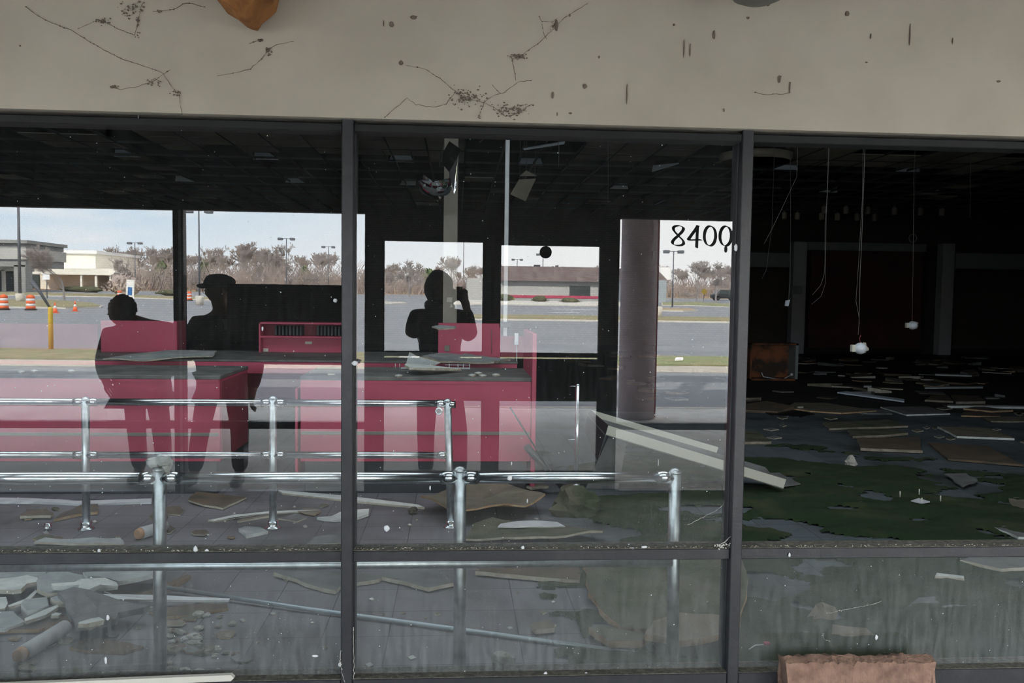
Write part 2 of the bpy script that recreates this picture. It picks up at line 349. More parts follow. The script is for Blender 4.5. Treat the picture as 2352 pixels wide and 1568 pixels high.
def glass_mat(name, refl, tint, dust_lo, dust_haze_top, seed, mirror=True):
    m = bpy.data.materials.new(name); m.use_nodes = True; t = m.node_tree; t.nodes.clear()
    lk = t.links.new
    out = t.nodes.new('ShaderNodeOutputMaterial'); tr = t.nodes.new('ShaderNodeBsdfTransparent'); tr.inputs[0].default_value = (*tint, 1)
    if not mirror:
        lk(tr.outputs[0], out.inputs[0]); return m
    gl = t.nodes.new('ShaderNodeBsdfGlossy'); gl.inputs['Roughness'].default_value = 0.0; gl.inputs[0].default_value = (1, 1, 1, 1)
    fr = t.nodes.new('ShaderNodeFresnel'); fr.inputs[0].default_value = 1.5
    fm = t.nodes.new('ShaderNodeMath'); fm.operation = 'ADD'; fm.inputs[1].default_value = refl - 0.04; fm.use_clamp = True; lk(fr.outputs[0], fm.inputs[0])
    m1 = t.nodes.new('ShaderNodeMixShader'); lk(fm.outputs[0], m1.inputs[0]); lk(tr.outputs[0], m1.inputs[1]); lk(gl.outputs[0], m1.inputs[2])
    df = t.nodes.new('ShaderNodeBsdfDiffuse'); df.inputs[0].default_value = (0.60, 0.64, 0.64, 1)
    tcn = t.nodes.new('ShaderNodeTexCoord'); mpn = t.nodes.new('ShaderNodeMapping'); mpn.inputs['Location'].default_value = (seed, seed*2, seed*3); lk(tcn.outputs['Object'], mpn.inputs[0])
    n = t.nodes.new('ShaderNodeTexNoise'); n.inputs['Scale'].default_value = 120; n.inputs['Detail'].default_value = 2; lk(mpn.outputs[0], n.inputs['Vector'])
    r = t.nodes.new('ShaderNodeMapRange'); r.inputs[1].default_value = 0.715; r.inputs[2].default_value = 0.76; r.inputs[4].default_value = 0.5; lk(n.outputs['Fac'], r.inputs[0])
    vo = t.nodes.new('ShaderNodeTexVoronoi'); vo.inputs['Scale'].default_value = 42.0; lk(mpn.outputs[0], vo.inputs['Vector'])
    vs_ = t.nodes.new('ShaderNodeSeparateColor'); lk(vo.outputs['Color'], vs_.inputs[0])
    vr = t.nodes.new('ShaderNodeMapRange'); vr.inputs[1].default_value = 0.25; vr.inputs[2].default_value = 1.0; vr.inputs[3].default_value = 0.02; vr.inputs[4].default_value = 0.095; lk(vs_.outputs[0], vr.inputs[0])
    vl = t.nodes.new('ShaderNodeMath'); vl.operation = 'LESS_THAN'; lk(vo.outputs['Distance'], vl.inputs[0]); lk(vr.outputs[0], vl.inputs[1])
    vm = t.nodes.new('ShaderNodeMath'); vm.operation = 'MULTIPLY'; lk(vl.outputs[0], vm.inputs[0]); lk(vs_.outputs[1], vm.inputs[1])
    # grime low on the pane, streaky upwards
    mps = t.nodes.new('ShaderNodeMapping'); mps.inputs['Scale'].default_value = (48, 48, 9); lk(tcn.outputs['Object'], mps.inputs[0])
    ns_ = t.nodes.new('ShaderNodeTexNoise'); ns_.inputs['Scale'].default_value = 1.0; ns_.inputs['Detail'].default_value = 6; lk(mps.outputs[0], ns_.inputs['Vector'])
    sp = t.nodes.new('ShaderNodeSeparateXYZ'); lk(tcn.outputs['Object'], sp.inputs[0])
    zr = t.nodes.new('ShaderNodeMapRange'); zr.inputs[1].default_value = 0.75; zr.inputs[2].default_value = 0.12; zr.inputs[3].default_value = dust_haze_top; zr.inputs[4].default_value = dust_lo; lk(sp.outputs['Z'], zr.inputs[0])  # thin dust high up also paints an even veiling haze over the view
    mm = t.nodes.new('ShaderNodeMath'); mm.operation = 'MULTIPLY'; lk(zr.outputs[0], mm.inputs[0]); 
    nr_ = t.nodes.new('ShaderNodeMapRange'); nr_.inputs[1].default_value = 0.3; nr_.inputs[2].default_value = 0.7; nr_.inputs[3].default_value = 0.5; nr_.inputs[4].default_value = 1.5; lk(ns_.outputs['Fac'], nr_.inputs[0]); lk(nr_.outputs[0], mm.inputs[1])
    ad = t.nodes.new('ShaderNodeMath'); ad.operation = 'ADD'; ad.use_clamp = True; lk(mm.outputs[0], ad.inputs[0]); lk(r.outputs[0], ad.inputs[1])
    ad2 = t.nodes.new('ShaderNodeMath'); ad2.operation = 'ADD'; ad2.use_clamp = True; lk(ad.outputs[0], ad2.inputs[0]); lk(vm.outputs[0], ad2.inputs[1]); ad = ad2
    m2 = t.nodes.new('ShaderNodeMixShader'); lk(ad.outputs[0], m2.inputs[0]); lk(m1.outputs[0], m2.inputs[1]); lk(df.outputs[0], m2.inputs[2])
    lk(m2.outputs[0], out.inputs[0]); return m
M['glass'] = glass_mat('dusty_glass', 0.084, (0.95, 0.965, 0.965), 0.12, 0.016, 3.0)
M['glassback'] = glass_mat('glass_inner_face', 0, (0.97, 0.985, 0.98), 0, 0, 0, mirror=False)
M['glassclear'] = glass_mat('clear_glass', 0, (0.97, 0.98, 0.98), 0, 0, 0, mirror=False)

# ------------------------------------------------------------------ room shell
X0, X1, YB, ZR = -13.0, 17.0, 20.6, 4.75
YO = -3.26                                   # outer shop front plane
VX0, VX1 = -6.9, 6.9
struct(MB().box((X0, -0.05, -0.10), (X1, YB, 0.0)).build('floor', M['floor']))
struct(MB().box((VX0, YO-0.06, -0.11), (VX1, -0.05, 0.0)).build('floor_vestibule', M['vfloor']))
struct(MB().box((X0-0.2, -0.03, ZR), (X1+0.2, YB+0.2, ZR+0.2)).build('ceiling', M['ceil_dark']))
struct(MB().box((VX0-0.2, -8.0, 2.82), (VX1+0.2, -0.03, 2.94)).build('ceiling_vestibule', M['vceil']))
struct(MB().box((X0, YB, 0), (X1, YB+0.2, ZR)).build('wall_back', M['brick']))
struct(MB().box((X0-0.2, -0.03, 0), (X0, YB+0.2, ZR)).build('wall_left', M['wall_dark']))
struct(MB().box((X1, -0.03, 0), (X1+0.2, YB+0.2, ZR)).build('wall_right', M['wall_dark']))
zh = P(1050, 277.5, -0.075).z
b = MB().box((X0, -0.075, zh), (X1, 0.06, ZR+0.2)).box((X0, -0.075, 0), (VX0+0.2, 0.06, zh)).box((VX1-0.2, -0.075, 0), (X1, 0.06, zh))
struct(b.build('wall_front', M['header']))
b = MB().box((X0-0.2, YO-0.10, 2.235), (X1+0.2, YO+0.06, ZR+0.2)).box((X0-0.2, YO-0.10, 0), (VX0, YO+0.06, 2.235)).box((VX1, YO-0.10, 0), (X1+0.2, YO+0.06, 2.235))
struct(b.build('wall_outer', M['wall_dark']))
struct(MB().box((VX0-0.2, YO, 0), (VX0, -0.03, 2.82)).build('wall_vestibule_left', M['wall_dark']))
struct(MB().box((VX1, YO, 0), (VX1+0.2, -0.03, 2.82)).build('wall_vestibule_right', M['wall_dark']))
struct(MB().box((X0-0.2, YO-0.1, ZR), (X1+0.2, -0.03, ZR+0.2)).build('ceiling_front_roof', M['ceil_dark']))

# inner shop front (the one photographed)
ztop = P(1050, 313, 0.0).z
zr1, zr0 = P(1050, 1263.5, -0.035).z, P(1050, 1289, -0.035).z
zs = P(1050, 1553, -0.035).z
mL, mR = P(785.2, 900, -0.035).x, P(811.5, 900, -0.035).x
rL, rR = P(1687, 900, -0.035).x, P(1712, 900, -0.035).x
bay = rL - mL
mull = []
for k in range(-4, 4):
    c = (mL + mR)/2 + k*bay if k != 1 else (rL + rR)/2
    if VX0 + 0.3 < c < VX1 - 0.3: mull.append((c, (mR-mL)/2 if k != 1 else (rR-rL)/2))
win = empty('window_1', (0, 0, 0), kind='structure')
edges_x = []
for c, h in mull:
    b = MB().bbox((c-h, -0.05, 0.0), (c+h, 0.075, zh+0.01), 0.003)
    b.bbox((c-h-0.006, -0.012, 0.0), (c+h+0.006, 0.05, zh), 0.002)
    b.build('mullion', M['frame'], win)
    edges_x.append((c-h, c+h))
xs = [VX0+0.2] + [q for e2 in edges_x for q in e2] + [VX1-0.2]
bays = [(xs[i], xs[i+1]) for i in range(0, len(xs), 2)]
for (a, c) in bays:
    MB().bbox((a, -0.035, zr0), (c, 0.05, zr1), 0.003, 0).box((a, -0.034, zr1), (c, 0.052, zr1+0.0025), 1).build('mid_rail', [M['frame'], M['ledge']], win)
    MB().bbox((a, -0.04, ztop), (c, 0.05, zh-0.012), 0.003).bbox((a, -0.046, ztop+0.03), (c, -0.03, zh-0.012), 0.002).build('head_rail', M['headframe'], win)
    MB().bbox((a, -0.045, 0.0), (c, 0.055, zs), 0.004, 0).box((a, -0.044, zs), (c, 0.054, zs+0.0025), 1).build('sill_rail', [M['frame'], M['ledge']], win)
    broken = a > rL                          # the bays right of the second mullion have lost their upper glass
    def pane(z0, z1):
        b = MB(); x0, x1 = a, c
        v = [(x0,0,z0),(x1,0,z0),(x1,0,z1),(x0,0,z1),(x0,0.006,z0),(x1,0.006,z0),(x1,0.006,z1),(x0,0.006,z1)]
        b.add(v, [(0,1,2,3)], 0); b.add(v, [(5,4,7,6),(1,5,6,2),(4,0,3,7),(3,2,6,7),(4,5,1,0)], 1)
        b.build('glass_pane', [M['glass'], M['glassback']], win)
    if not broken: pane(zr1, ztop)
    pane(zs, zr0)

# outer shop front behind the viewer: windows and a pair of doors
OP = 3.2 - YO                                # path length 6.46
ozt = R(1050, 495, OP).z
omr1, omr0 = R(1050, 969, OP).z, R(1050, 984.5, OP).z
ozs = R(1050, 1125, OP).z
def ox(u): return Rx(u, OP)
win2 = empty('window_2', (0, YO, 0), kind='structure')
def oframe(x0, x1, z0, z1, name='mullion', d=0.05):
    MB().bbox((x0, YO-d, z0), (x1, YO+d*0.6, z1), 0.004).build(name, M['frame'], win2)
wm = [(ox(400.5), ox(424.5)), (ox(838.5), ox(846))]
oframe(wm[0][0], wm[0][1], 0, 2.24); oframe(wm[1][0], wm[1][1], 0, 2.24)
MB().bbox((wm[0][1]-0.035, YO+0.03, 0.02), (wm[0][1]-0.014, YO+0.034, ozt), 0.001).build('gasket_strip', M['chromedirty'], win2)
dl, dr = ox(846), ox(1412)
oframe(dr, ox(1420), 0, 2.24)
lx = wm[0][0] - 1.52
oframe(lx-0.08, lx, 0, 2.24)
rx = ox(1420) + 1.50
oframe(rx, rx+0.08, 0, 2.24); rx2 = rx+0.08+1.5; oframe(rx2, rx2+0.08, 0, 2.24)
obays = [(VX0, lx-0.08), (lx, wm[0][0]), (wm[0][1], wm[1][0]), (ox(1420), rx), (rx+0.08, rx2), (rx2+0.08, VX1)]
for a, c in obays:
    oframe(a, c, omr0, omr1, 'mid_rail'); oframe(a, c, 0, ozs, 'sill_rail'); oframe(a, c, ozt, 2.24, 'head_rail')
    for z0, z1 in ((ozs, omr0), (omr1, ozt)):
        MB().box((a, YO-0.003, z0), (c, YO+0.003, z1)).build('glass_pane', M['glassclear'], win2)
oframe(dl, dr, ozt+0.0, 2.24, 'head_rail')
# door transom zone is solid dark down to the door heads
zdh = R(1050, 537, OP).z
MB().bbox((dl, YO-0.04, zdh), (dr, YO+0.03, ozt)).build('transom_panel', M['frame'], win2)
dmid = (ox(1108) + ox(1150))/2
def door(n, x0, x1, g0, g1, y0p, hx):
    d = empty('door_%d' % n, ((x0+x1)/2, YO, 0), kind='structure')
    zt, zb = R(1050, y0p, OP).z, R(1050, 806.5 if n == 1 else 808, OP).z
    z2t, z2b = R(1050, 919.5, OP).z, R(1050, 1079, OP).z
    zm1, zm0 = R(1050, 818.5, OP).z, R(1050, 822, OP).z
    b = MB()
    for (a, c, e0, e1) in ((x0+0.001, g0, 0.004, zdh+0.001), (g1, x1-0.0, 0.004, zdh+0.001)): b.bbox((a, YO-0.022, e0), (c, YO+0.022, e1), 0.003)
    b.bbox((g0, YO-0.022, zt), (g1, YO+0.022, zdh+0.001), 0.003); b.bbox((g0, YO-0.022, 0.004), (g1, YO+0.022, z2b), 0.003)
    b.bbox((g0, YO-0.022, zm1), (g1, YO+0.022, zb), 0.003); b.bbox((g0, YO-0.022, z2t), (g1, YO+0.022, zm0), 0.003)
    b.build('door_leaf', M['frame'], d)
    for z0, z1 in ((zb, zt), (z2b, z2t), (zm0, zm1)): MB().box((g0, YO-0.003, z0), (g1, YO+0.003, z1)).build('glass_pane', M['glassclear'], d)
    h = MB(); hz = 1.02
    h.tube([(g0+0.02, YO+0.07, hz), (g1-0.02, YO+0.07, hz)], 0.012, 10)
    for xx in (g0+0.03, g1-0.03): h.tube([(xx, YO+0.02, hz), (xx, YO+0.07, hz)], 0.010, 8)
    h.build('push_bar', M['frame'], d)
    return d
MB().bbox((dmid-0.02, YO-0.03, 0.005), (dmid+0.02, YO-0.0225, zdh)).build('meeting_strip', M['frame'], win2)
MB().bbox((dl, YO-0.04, zdh-0.02), (dr, YO-0.0225, zdh+0.02)).build('door_stop', M['frame'], win2)
door(1, dl, dmid, ox(883), ox(1108), 556, 0)
d2 = door(2, dmid, dr, ox(1150), ox(1375), 561, 0)
q = R(1253.5, 579, OP)
dsk = MB().lathe([(0.0, 0), (14.2*OP/FPX, 0), (14.2*OP/FPX, 0.002), (0.0, 0.002)], (q.x, YO-0.0035, q.z), 28, M=Matrix.Rotation(math.radians(90), 3, 'X')).build('round_sticker', M['decal'], d2)

# ------------------------------------------------------------------ lettering on the outer glass
def nib_glyph(paths, ox_, oz_, sc_, y, mb, nib=(0.060, -0.022), thin=0.010):
    nv = Vector((nib[0], 0, nib[1]))
    for path in paths:
        n = len(path); pts = [Vector((p_[0], 0, p_[1])) for p_ in path]; vs = []
        for i, q in enumerate(pts):
            t = pts[min(i+1, n-1)] - pts[max(i-1, 0)]; t.normalize(); pr = Vector((t.z, 0, -t.x))
            s_ = 1 if pr.dot(nv) >= 0 else -1
            o = nv + pr*s_*thin
            for sg in (-1, 1):
                c = q + o*sg
                vs.append((ox_ + c.x*sc_, y, oz_ + c.z*sc_))
        fs = []
        for i in range(n-1): fs.append((2*i, 2*i+1, 2*i+3, 2*i+2))
        k = len(vs); vs2 = vs + [(a, b_+0.0012, c_) for a, b_, c_ in vs]
        fs2 = fs + [tuple(j+k for j in f[::-1]) for f in fs]
        mb.add(vs2, fs2)
def arc(cx_, cz_, rx_, rz_, a0, a1, n=28, sk=0.0):
    o = []
    for i in range(n+1):
        a = math.radians(a0 + (a1-a0)*i/n); x = cx_ + rx_*math.cos(a); z = cz_ + rz_*math.sin(a); o.append((x + sk*(z-cz_), z))
    return o
g8 = [arc(0.30, 0.74, 0.21, 0.235, 320, -40+0, 1)[:0] or
      [(0.30+0.24*math.sin(t*2)*(1.0 if math.cos(t) > 0 else 1.12)*1.0, 0.5+0.46*math.cos(t)) for t in [2*math.pi*i/56 for i in range(57)]]]
g4 = [[(0.50, 0.98), (0.02, 0.30)], [(0.02, 0.30), (0.66, 0.32)], [(0.46, 0.98), (0.44, -0.06)]]
g0 = [arc(0.32, 0.5, 0.27, 0.46, 0, 360, 40)]
dz = 50*OP/FPX
numx = [1543, 1579, 1615, 1651]
for k, (g, u) in enumerate(zip((g8, g4, g0, g0), numx)):
    mb = MB(); q = R(u, 565.5 + k*0.3, OP)
    nib_glyph(g, q.x, q.z, dz, YO-0.0055, mb)
    t_ = mb.build('house_numeral', M['decal'])
    tag(t_, ['black number 8 decal on the outer shop window, first digit of the street number',
             'black number 4 decal on the outer shop window, second digit of the street number',
             'black number 0 decal third in the street number, fully clear of the mullion',
             'black number 0 decal last in the street number, cut by the mullion'][k], 'number', 'street number 8400 on the window glass')

def text_mesh(s_, loc, size, m, name, rot=(math.radians(90), 0, 0), parent=None):
    cu = bpy.data.curves.new(name, 'FONT'); cu.body = s_; cu.size = size; cu.extrude = 0.0008
    o = bpy.data.objects.new(name, cu); COL.objects.link(o); o.location = loc; o.rotation_euler = rot; cu.materials.append(m)
    me = bpy.data.meshes.new_from_object(o); bpy.data.objects.remove(o); o = bpy.data.objects.new(name, me); COL.objects.link(o); o.location = loc; o.rotation_euler = rot
    if parent: o.parent = parent; o.matrix_parent_inverse = parent.matrix_basis.inverted()
    return o
# dark sign board hung inside the window left of the doors
p0, p1 = R(518, 649, OP-0.03), R(800, 649, OP-0.03); zb_ = R(660, 838, OP-0.03).z; zt_ = R(660, 653, OP-0.03).z
sg = empty('window_sign', ((p0.x+p1.x)/2, YO-0.03, zb_), 'dark hanging sign board with a faint phone number inside the window', 'sign')
MB().bbox((p0.x, YO-0.036, zb_), (p1.x, YO-0.008, zt_), 0.003).build('sign_panel', M['sign'], sg)
for w_, u_ in (('10', 566), ('625', 599), ('4207', 667)):
    text_mesh(w_, (R(u_, 735, OP).x, YO-0.0375, R(600, 734, OP).z), 0.098, M['signink'], 'sign_text', parent=sg)
# seen from the vestibule the same faint row shows through the panel, reversed
    text_mesh(w_, (R(u_, 735, OP).x, YO-0.0068, R(600, 734, OP).z), 0.098, M['signink'], 'sign_text', parent=sg)

# ------------------------------------------------------------------ outdoors (behind the viewer)
def prof(p):
    T_ = [(0,0.0),(11.7,0.0),(11.75,-0.14),(45,-0.05),(60,0.15),(100,0.45),(120,0.80),(150,1.3),(200,2.4),(300,4.6),(700,10)]
    for (a, za), (c, zc) in zip(T_, T_[1:]):
        if p <= c: return za + (zc-za)*(p-a)/(c-a)
    return T_[-1][1]
def G(u, p, dz_=0.0): q = R(u, 674, p); return Vector((q.x, q.y, prof(p)+dz_))
def strip_mesh(p0_, p1_, x0, x1, dz_, m, name, n=2):
    b = MB(); ps = [p0_ + (p1_-p0_)*i/n for i in range(n+1)]
    v = []
    for p in ps:
        y = -(p-3.2); z = prof(p)+dz_; v += [(x0, y, z), (x1, y, z)]
    b.add(v, [(2*i, 2*i+2, 2*i+3, 2*i+1) for i in range(n)])
    return b.build(name, m)
struct(MB().box((-120, -(11.7-3.2), -0.3), (120, YO-0.06, 0.0)).build('floor_sidewalk', M['concrete']))
struct(MB().box((-120, -(11.75-3.2)-0.0, -0.3), (120, -(11.6-3.2), 0.004)).build('trim_1', M['kerb']))
b = MB(); ps = [11.7, 20, 30, 45, 60, 80, 100, 120, 150]
v = []
for p in ps: v += [(-220, -(p-3.2), prof(max(p, 11.8))), (220, -(p-3.2), prof(max(p, 11.8)))]
b.add(v, [(2*i, 2*i+2, 2*i+3, 2*i+1) for i in range(len(ps)-1)])
struct(b.build('floor_parking_lot', M['asphalt']))
b = MB(); ps = [150, 175, 200, 250, 300, 500, 700]; v = []
for p in ps: v += [(-700, -(p-3.2), prof(p)), (700, -(p-3.2), prof(p))]
b.add(v, [(2*i, 2*i+2, 2*i+3, 2*i+1) for i in range(len(ps)-1)])
struct(b.build('floor_meadow', M['field']))
# planted island strip across the drive, kerbed both sides (runs slightly askew)
def island(poly, hgt, mtop, name, kw=0.18):
    b = MB(); b.prism(poly, (0, 0, hgt), 0)
    c = sum(poly, Vector())/len(poly)
    inner = [q + (c-q).normalized()*kw*1.3 + Vector((0, 0, hgt+0.004)) for q in poly]
    b.prism(inner, (0, 0, 0.03), 1)
    return struct(b.build(name, [M['kerb'], mtop]))
def gp(u, p): q = R(u, 674, p); return Vector((q.x, q.y, prof(p)-0.05))
island([Vector((-30, -(19.4-3.2), -0.14)), Vector((-1.2, -(18.7-3.2), -0.14)), Vector((-1.2, -(21.6-3.2), -0.14)), Vector((-30, -(22.9-3.2), -0.14))], 0.16, M['drygrass'], 'trim_2')
island([Vector((-1.1, -(18.7-3.2), -0.14)), Vector((30, -(18.0-3.2), -0.14)), Vector((30, -(20.4-3.2), -0.14)), Vector((-1.1, -(21.6-3.2), -0.14))], 0.16, M['greengrass'], 'trim_3')
def isl_px(us, name, m, hgt=0.16): island([gp(u, p) for u, p in us], hgt, m, name)
isl_px([(-120, 62), (150, 60), (228, 63), (236, 66), (215, 74), (120, 84), (-120, 84)], 'trim_4', M['drygrass'])
isl_px([(-100, 108), (240, 106), (420, 98), (520, 97), (800, 92), (800, 99), (430, 108), (250, 118), (-100, 122)], 'trim_5', M['drygrass'])
isl_px([(1000, 50), (1700, 50), (1700, 56), (1000, 56)], 'trim_6', M['drygrass'])
isl_px([(840, 92), (900, 90), (935, 92), (930, 96), (840, 98)], 'trim_7', M['kerb'])
isl_px([(1480, 74), (1570, 73), (1604, 76), (1590, 80), (1480, 81)], 'trim_8', M['field'])
isl_px([(980, 92), (1480, 92), (1480, 112), (980, 112)], 'trim_9', M['kerb'])
isl_px([(1520, 100), (1590, 101), (1720, 92), (1760, 100), (1600, 116), (1520, 112)], 'trim_10', M['greengrass'])
# canopy and round pillar over the pavement
struct(MB().box((-24, -7.95, 4.6), (24, -7.15, 5.0)).build('trim_canopy_beam', M['cgrey']))
pc = R(1467, 674, 10.7)
pl = empty('round_pillar', (pc.x, pc.y, 0), 'thick round mauve pillar on the pavement outside the window with the numbers', 'pillar')
rr = 42*10.7/FPX
MB().lathe([(rr, 0.0), (rr, 4.6)], (pc.x, pc.y, 0), 32).build('shaft', M['pillar'], pl)
MB().box((pc.x+rr*0.62, pc.y-0.03, 0.02), (pc.x+rr*1.005, pc.y+0.09, 4.55)).build('red_corner_strip', M['pillarred'], pl)
# litter and parking line marks
for (u0, u1, p, lw, nm) in ((1385, 1460, 76, 0.35, 'a'), (1268, 1330, 70, 0.35, 'b')): pass
for (u0, u1, p, lb) in ((1260, 1330, 66, 'shorter white lane line nearer the doors on the asphalt'), (1268, 1375, 76, 'longer white lane line before the low shop')):
    a_, c_ = G(u0, p), G(u1, p); tag(MB().box((min(a_.x, c_.x), a_.y-0.3, a_.z+0.004), (max(a_.x, c_.x), a_.y, a_.z+0.02)).build('lane_marking', M['whitep']), lb, 'road marking')
tag(MB().prism([G(755, 17.2), G(770, 17.2), G(768, 17.6), G(752, 17.6)], (0, 0, 0.01)).build('litter', M['paper']), 'scrap of pale paper lying in the drive', 'litter')
tag(MB().prism([R(1552, 823, 19.5) + Vector((0,0,.0)), R(1569, 823, 19.5), R(1569, 827, 19.4), R(1550, 828, 19.4)], (0, 0, 0.03)).build('litter', M['whitep']), 'blue white plastic scrap on the green verge', 'litter')

# bare trees
def tree_mb(seed, hgt, spread=0.55, depth=6, trunk_r=0.02, fork=0.25, lean=0.0, droop=0.0, twigr=0.0026, nb=(3, 4)):
    rnd = random.Random(seed); b = MB()
    def grow(q, d, ln, r, lv):
        seg = 3 if lv < 2 else 2; pts = [q]; rs = [r]; cur = Vector(d)
        for i in range(seg):
            cur = (cur + Vector((rnd.uniform(-1,1), rnd.uniform(-1,1), rnd.uniform(-.5,.8)))*0.14).normalized()
            pts.append(pts[-1] + cur*(ln/seg)); rs.append(r*(1-0.42*(i+1)/seg))
        b.tube(pts, rs, 5 if lv < 2 else 3, cap=False, mi=0 if lv < 3 else 1)
        if lv >= depth: return
        k = rnd.randint(*nb) if lv < depth-1 else nb[1]
        for j in range(k):
            t = rnd.uniform(0.45, 1.0) if j else 1.0
            i0 = min(int(t*seg), seg-1); f = t*seg - i0; o = pts[i0].lerp(pts[i0+1], min(f, 1)); an = rnd.uniform(0, 2*math.pi)
            sp = spread*rnd.uniform(0.6, 1.25)
            pe = cur.orthogonal().normalized(); pe.rotate(Matrix.Rotation(an, 3, cur))
            nd = (cur*math.cos(sp) + pe*math.sin(sp) + Vector((0, 0, 0.14 - droop))).normalized()
            grow(o, nd, ln*rnd.uniform(0.62, 0.80), max(rs[min(i0+1, seg)]*rnd.uniform(0.5, 0.72), hgt*twigr), lv+1)
    grow(Vector((0, 0, 0)), Vector((lean, 0, 1)).normalized(), hgt*fork, hgt*trunk_r, 0)
    return b
def tree(name, mb, loc, label, group=None, rz=0, s=1, mats=None, thing=True):
    o = mb.build(name, mats or [M['bark'], M['twig']]) if isinstance(mb, MB) else mb.copy()
    if not isinstance(mb, MB): COL.objects.link(o)
    o.location = loc; o.rotation_euler = (0, 0, rz); o.scale = (s, s, s) if not isinstance(s, tuple) else s
    tag(o, label, 'tree', group); return o
tA = tree('bare_tree', tree_mb(3, 7.0, 0.50, 6, 0.017, 0.30, nb=(3, 4)), G(148, 85), 'bare spreading tree on the kerbed island in front of the cream building')
ts = [tree_mb(11, 12, 0.50, 7, 0.015, 0.24, nb=(3, 3)), tree_mb(23, 12, 0.58, 7, 0.016, 0.22, nb=(3, 3)), tree_mb(37, 12, 0.44, 7, 0.012, 0.25, nb=(3, 3)), tree_mb(51, 12, 0.64, 7, 0.018, 0.21, nb=(3, 3))]
protos = []
GT = 'bare winter trees along the far edge of the lot'; LT = 'bare grey winter tree in the tree line beyond the parking lot'
special = {(564, 178): ('tallest bare oak in the tree line, beside a lamp post', 13.2, 0), (605, 185): ('broad bare tree just right of the tallest oak', 11.5, 1),
           (280, 120): ('bare tree at the right end of the cream building', 6.8, 3), (940, 130): ('bare wide crowned tree left of the photographer above the orange bank', 7.6, 3),
           (1046, 150): ('bare tree just right of the photographer head, behind the low shop', 9.0, 2), (1600, 120): ('broad bare tree under the street number, nearest its first digits', 8.2, 1),
           (1645, 118): ('broad bare tree at the right edge of the numbered window', 7.8, 3), (1565, 78): ('small leaning bare sapling on a kerbed island below the numbers', 2.6, 2),
           (888, 92): ('small bare sapling beside the left door stile', 4.6, 2)}
rnd = random.Random(5)
def put_tree(u, p, h_, pi, label, group=None):
    if pi >= len(protos) or protos[pi] is None:
        while len(protos) <= pi: protos.append(None)
        o = tree('bare_tree', ts[pi], G(u, p), label, group); protos[pi] = o
    else: o = tree('bare_tree', protos[pi], G(u, p), label, group)
    if 'group' in o.keys() and group is None: del o['group']
    s_ = h_/12.0*1.12; o.scale = (s_, s_, s_); o.rotation_euler = (0, 0, rnd.uniform(0, 6.28)); return o
for (u, p), (lb, h_, pi) in special.items(): 
    o = put_tree(u, p, h_, pi, lb)
    if u == 1565: o.rotation_euler = (0, 0.25, 0)
for i in range(70):
    u = rnd.choice([rnd.uniform(225, 790), rnd.uniform(225, 790), rnd.uniform(820, 1120), rnd.uniform(1110, 1500), rnd.uniform(1510, 1760)])
    p = rnd.uniform(165, 215); h_ = rnd.uniform(8.0, 12.5) if u < 820 else rnd.uniform(6.0, 9.0)
    if u < 300: p = rnd.uniform(184, 215)
    wn = 'left window reflection, before the mullion' if u < 412 else 'window over the dark sign board' if u < 830 else 'left door glass' if u < 1125 else 'right door glass, above the low shop' if u < 1400 else 'window with the street number'
    put_tree(u, p, h_, rnd.randint(0, 3), 'bare tree of the far tree line, in the ' + wn, 'bare tree line trees in the ' + wn)
# undergrowth thicket below the tree line: nobody could count its stems
b = MB(); rnd = random.Random(9)
for i in range(2900):
    u = rnd.uniform(285, 1780); p = rnd.uniform(150, 178); q = G(u, p); h_ = rnd.uniform(1.5, 6.5)*(1.0 if u < 830 else 0.72)
    d = Vector((rnd.uniform(-.5, .5), rnd.uniform(-.3, .3), 1))
    m_ = q + d*h_*0.5; b.tube([q, m_, m_ + Vector((d.x*1.5+rnd.uniform(-.3,.3), 0, 1))*h_*0.5], [0.09, 0.06, 0.02], 3, cap=False)
    for k in range(3):
        o = q.lerp(m_, rnd.uniform(0.5, 1)); b.tube([o, o + Vector((rnd.uniform(-1,1), rnd.uniform(-.4,.4), rnd.uniform(.4, 1.4)))*h_*0.35], [0.05, 0.015], 3, cap=False)
tag(b.build('undergrowth', M['twigred']), 'dense brownish thicket of bare stems under the far trees', 'undergrowth', kind='stuff')
def bush_mb(seed, c, r, m_):
    b = MB(); rnd = random.Random(seed)
    b.blob((0, 0, r[2]*0.5), (r[0]*0.6, r[1]*0.6, r[2]*0.48), seed, 0.3, 14, 10, fr=2.2)
    for k in range(520):
        th = rnd.uniform(0, 6.28); ph = math.acos(rnd.uniform(-0.5, 1)); d = Vector((math.sin(ph)*math.cos(th), math.sin(ph)*math.sin(th), math.cos(ph)))
        f_ = rnd.uniform(0.55, 1.0); tz = (0.5+0.5*d.z); q = Vector((d.x*r[0]*f_*(1.1-0.55*tz), d.y*r[1]*f_*(1.1-0.55*tz), r[2]*0.5 + d.z*r[2]*0.55*f_)); s_ = r[2]*0.06
        a = Vector((rnd.uniform(-1,1), rnd.uniform(-1,1), rnd.uniform(-1,1))).normalized()*s_; c2 = d.cross(a).normalized()*s_
        b.add([q-a, q+c2, q+a+d*s_, q-c2+d*s_*0.5], [(0,1,2),(0,2,3)])
    return b
for k, (u, p, h_, w_, lb) in enumerate(((372, 165, 5.2, 3.6, 'yellow green evergreen left of the window mullion'), (468, 170, 5.4, 3.0, 'dark green conifer right of the window mullion'),
                                   (700, 168, 4.6, 3.4, 'green grey evergreen near the far right lamp post'), (985, 165, 4.6, 3.6, 'green evergreen clump behind the photographer head'),
                                   (1020, 100, 1.8, 1.3, 'low green shrub at the end of the grey trailer'))):
    o = bush_mb(k+2, None, (w_*0.5, w_*0.5, h_), None).build('evergreen_tree' if h_ > 3 else 'shrub', M['ever']); o.location = G(u, p); tag(o, lb, 'tree' if h_ > 3 else 'shrub')
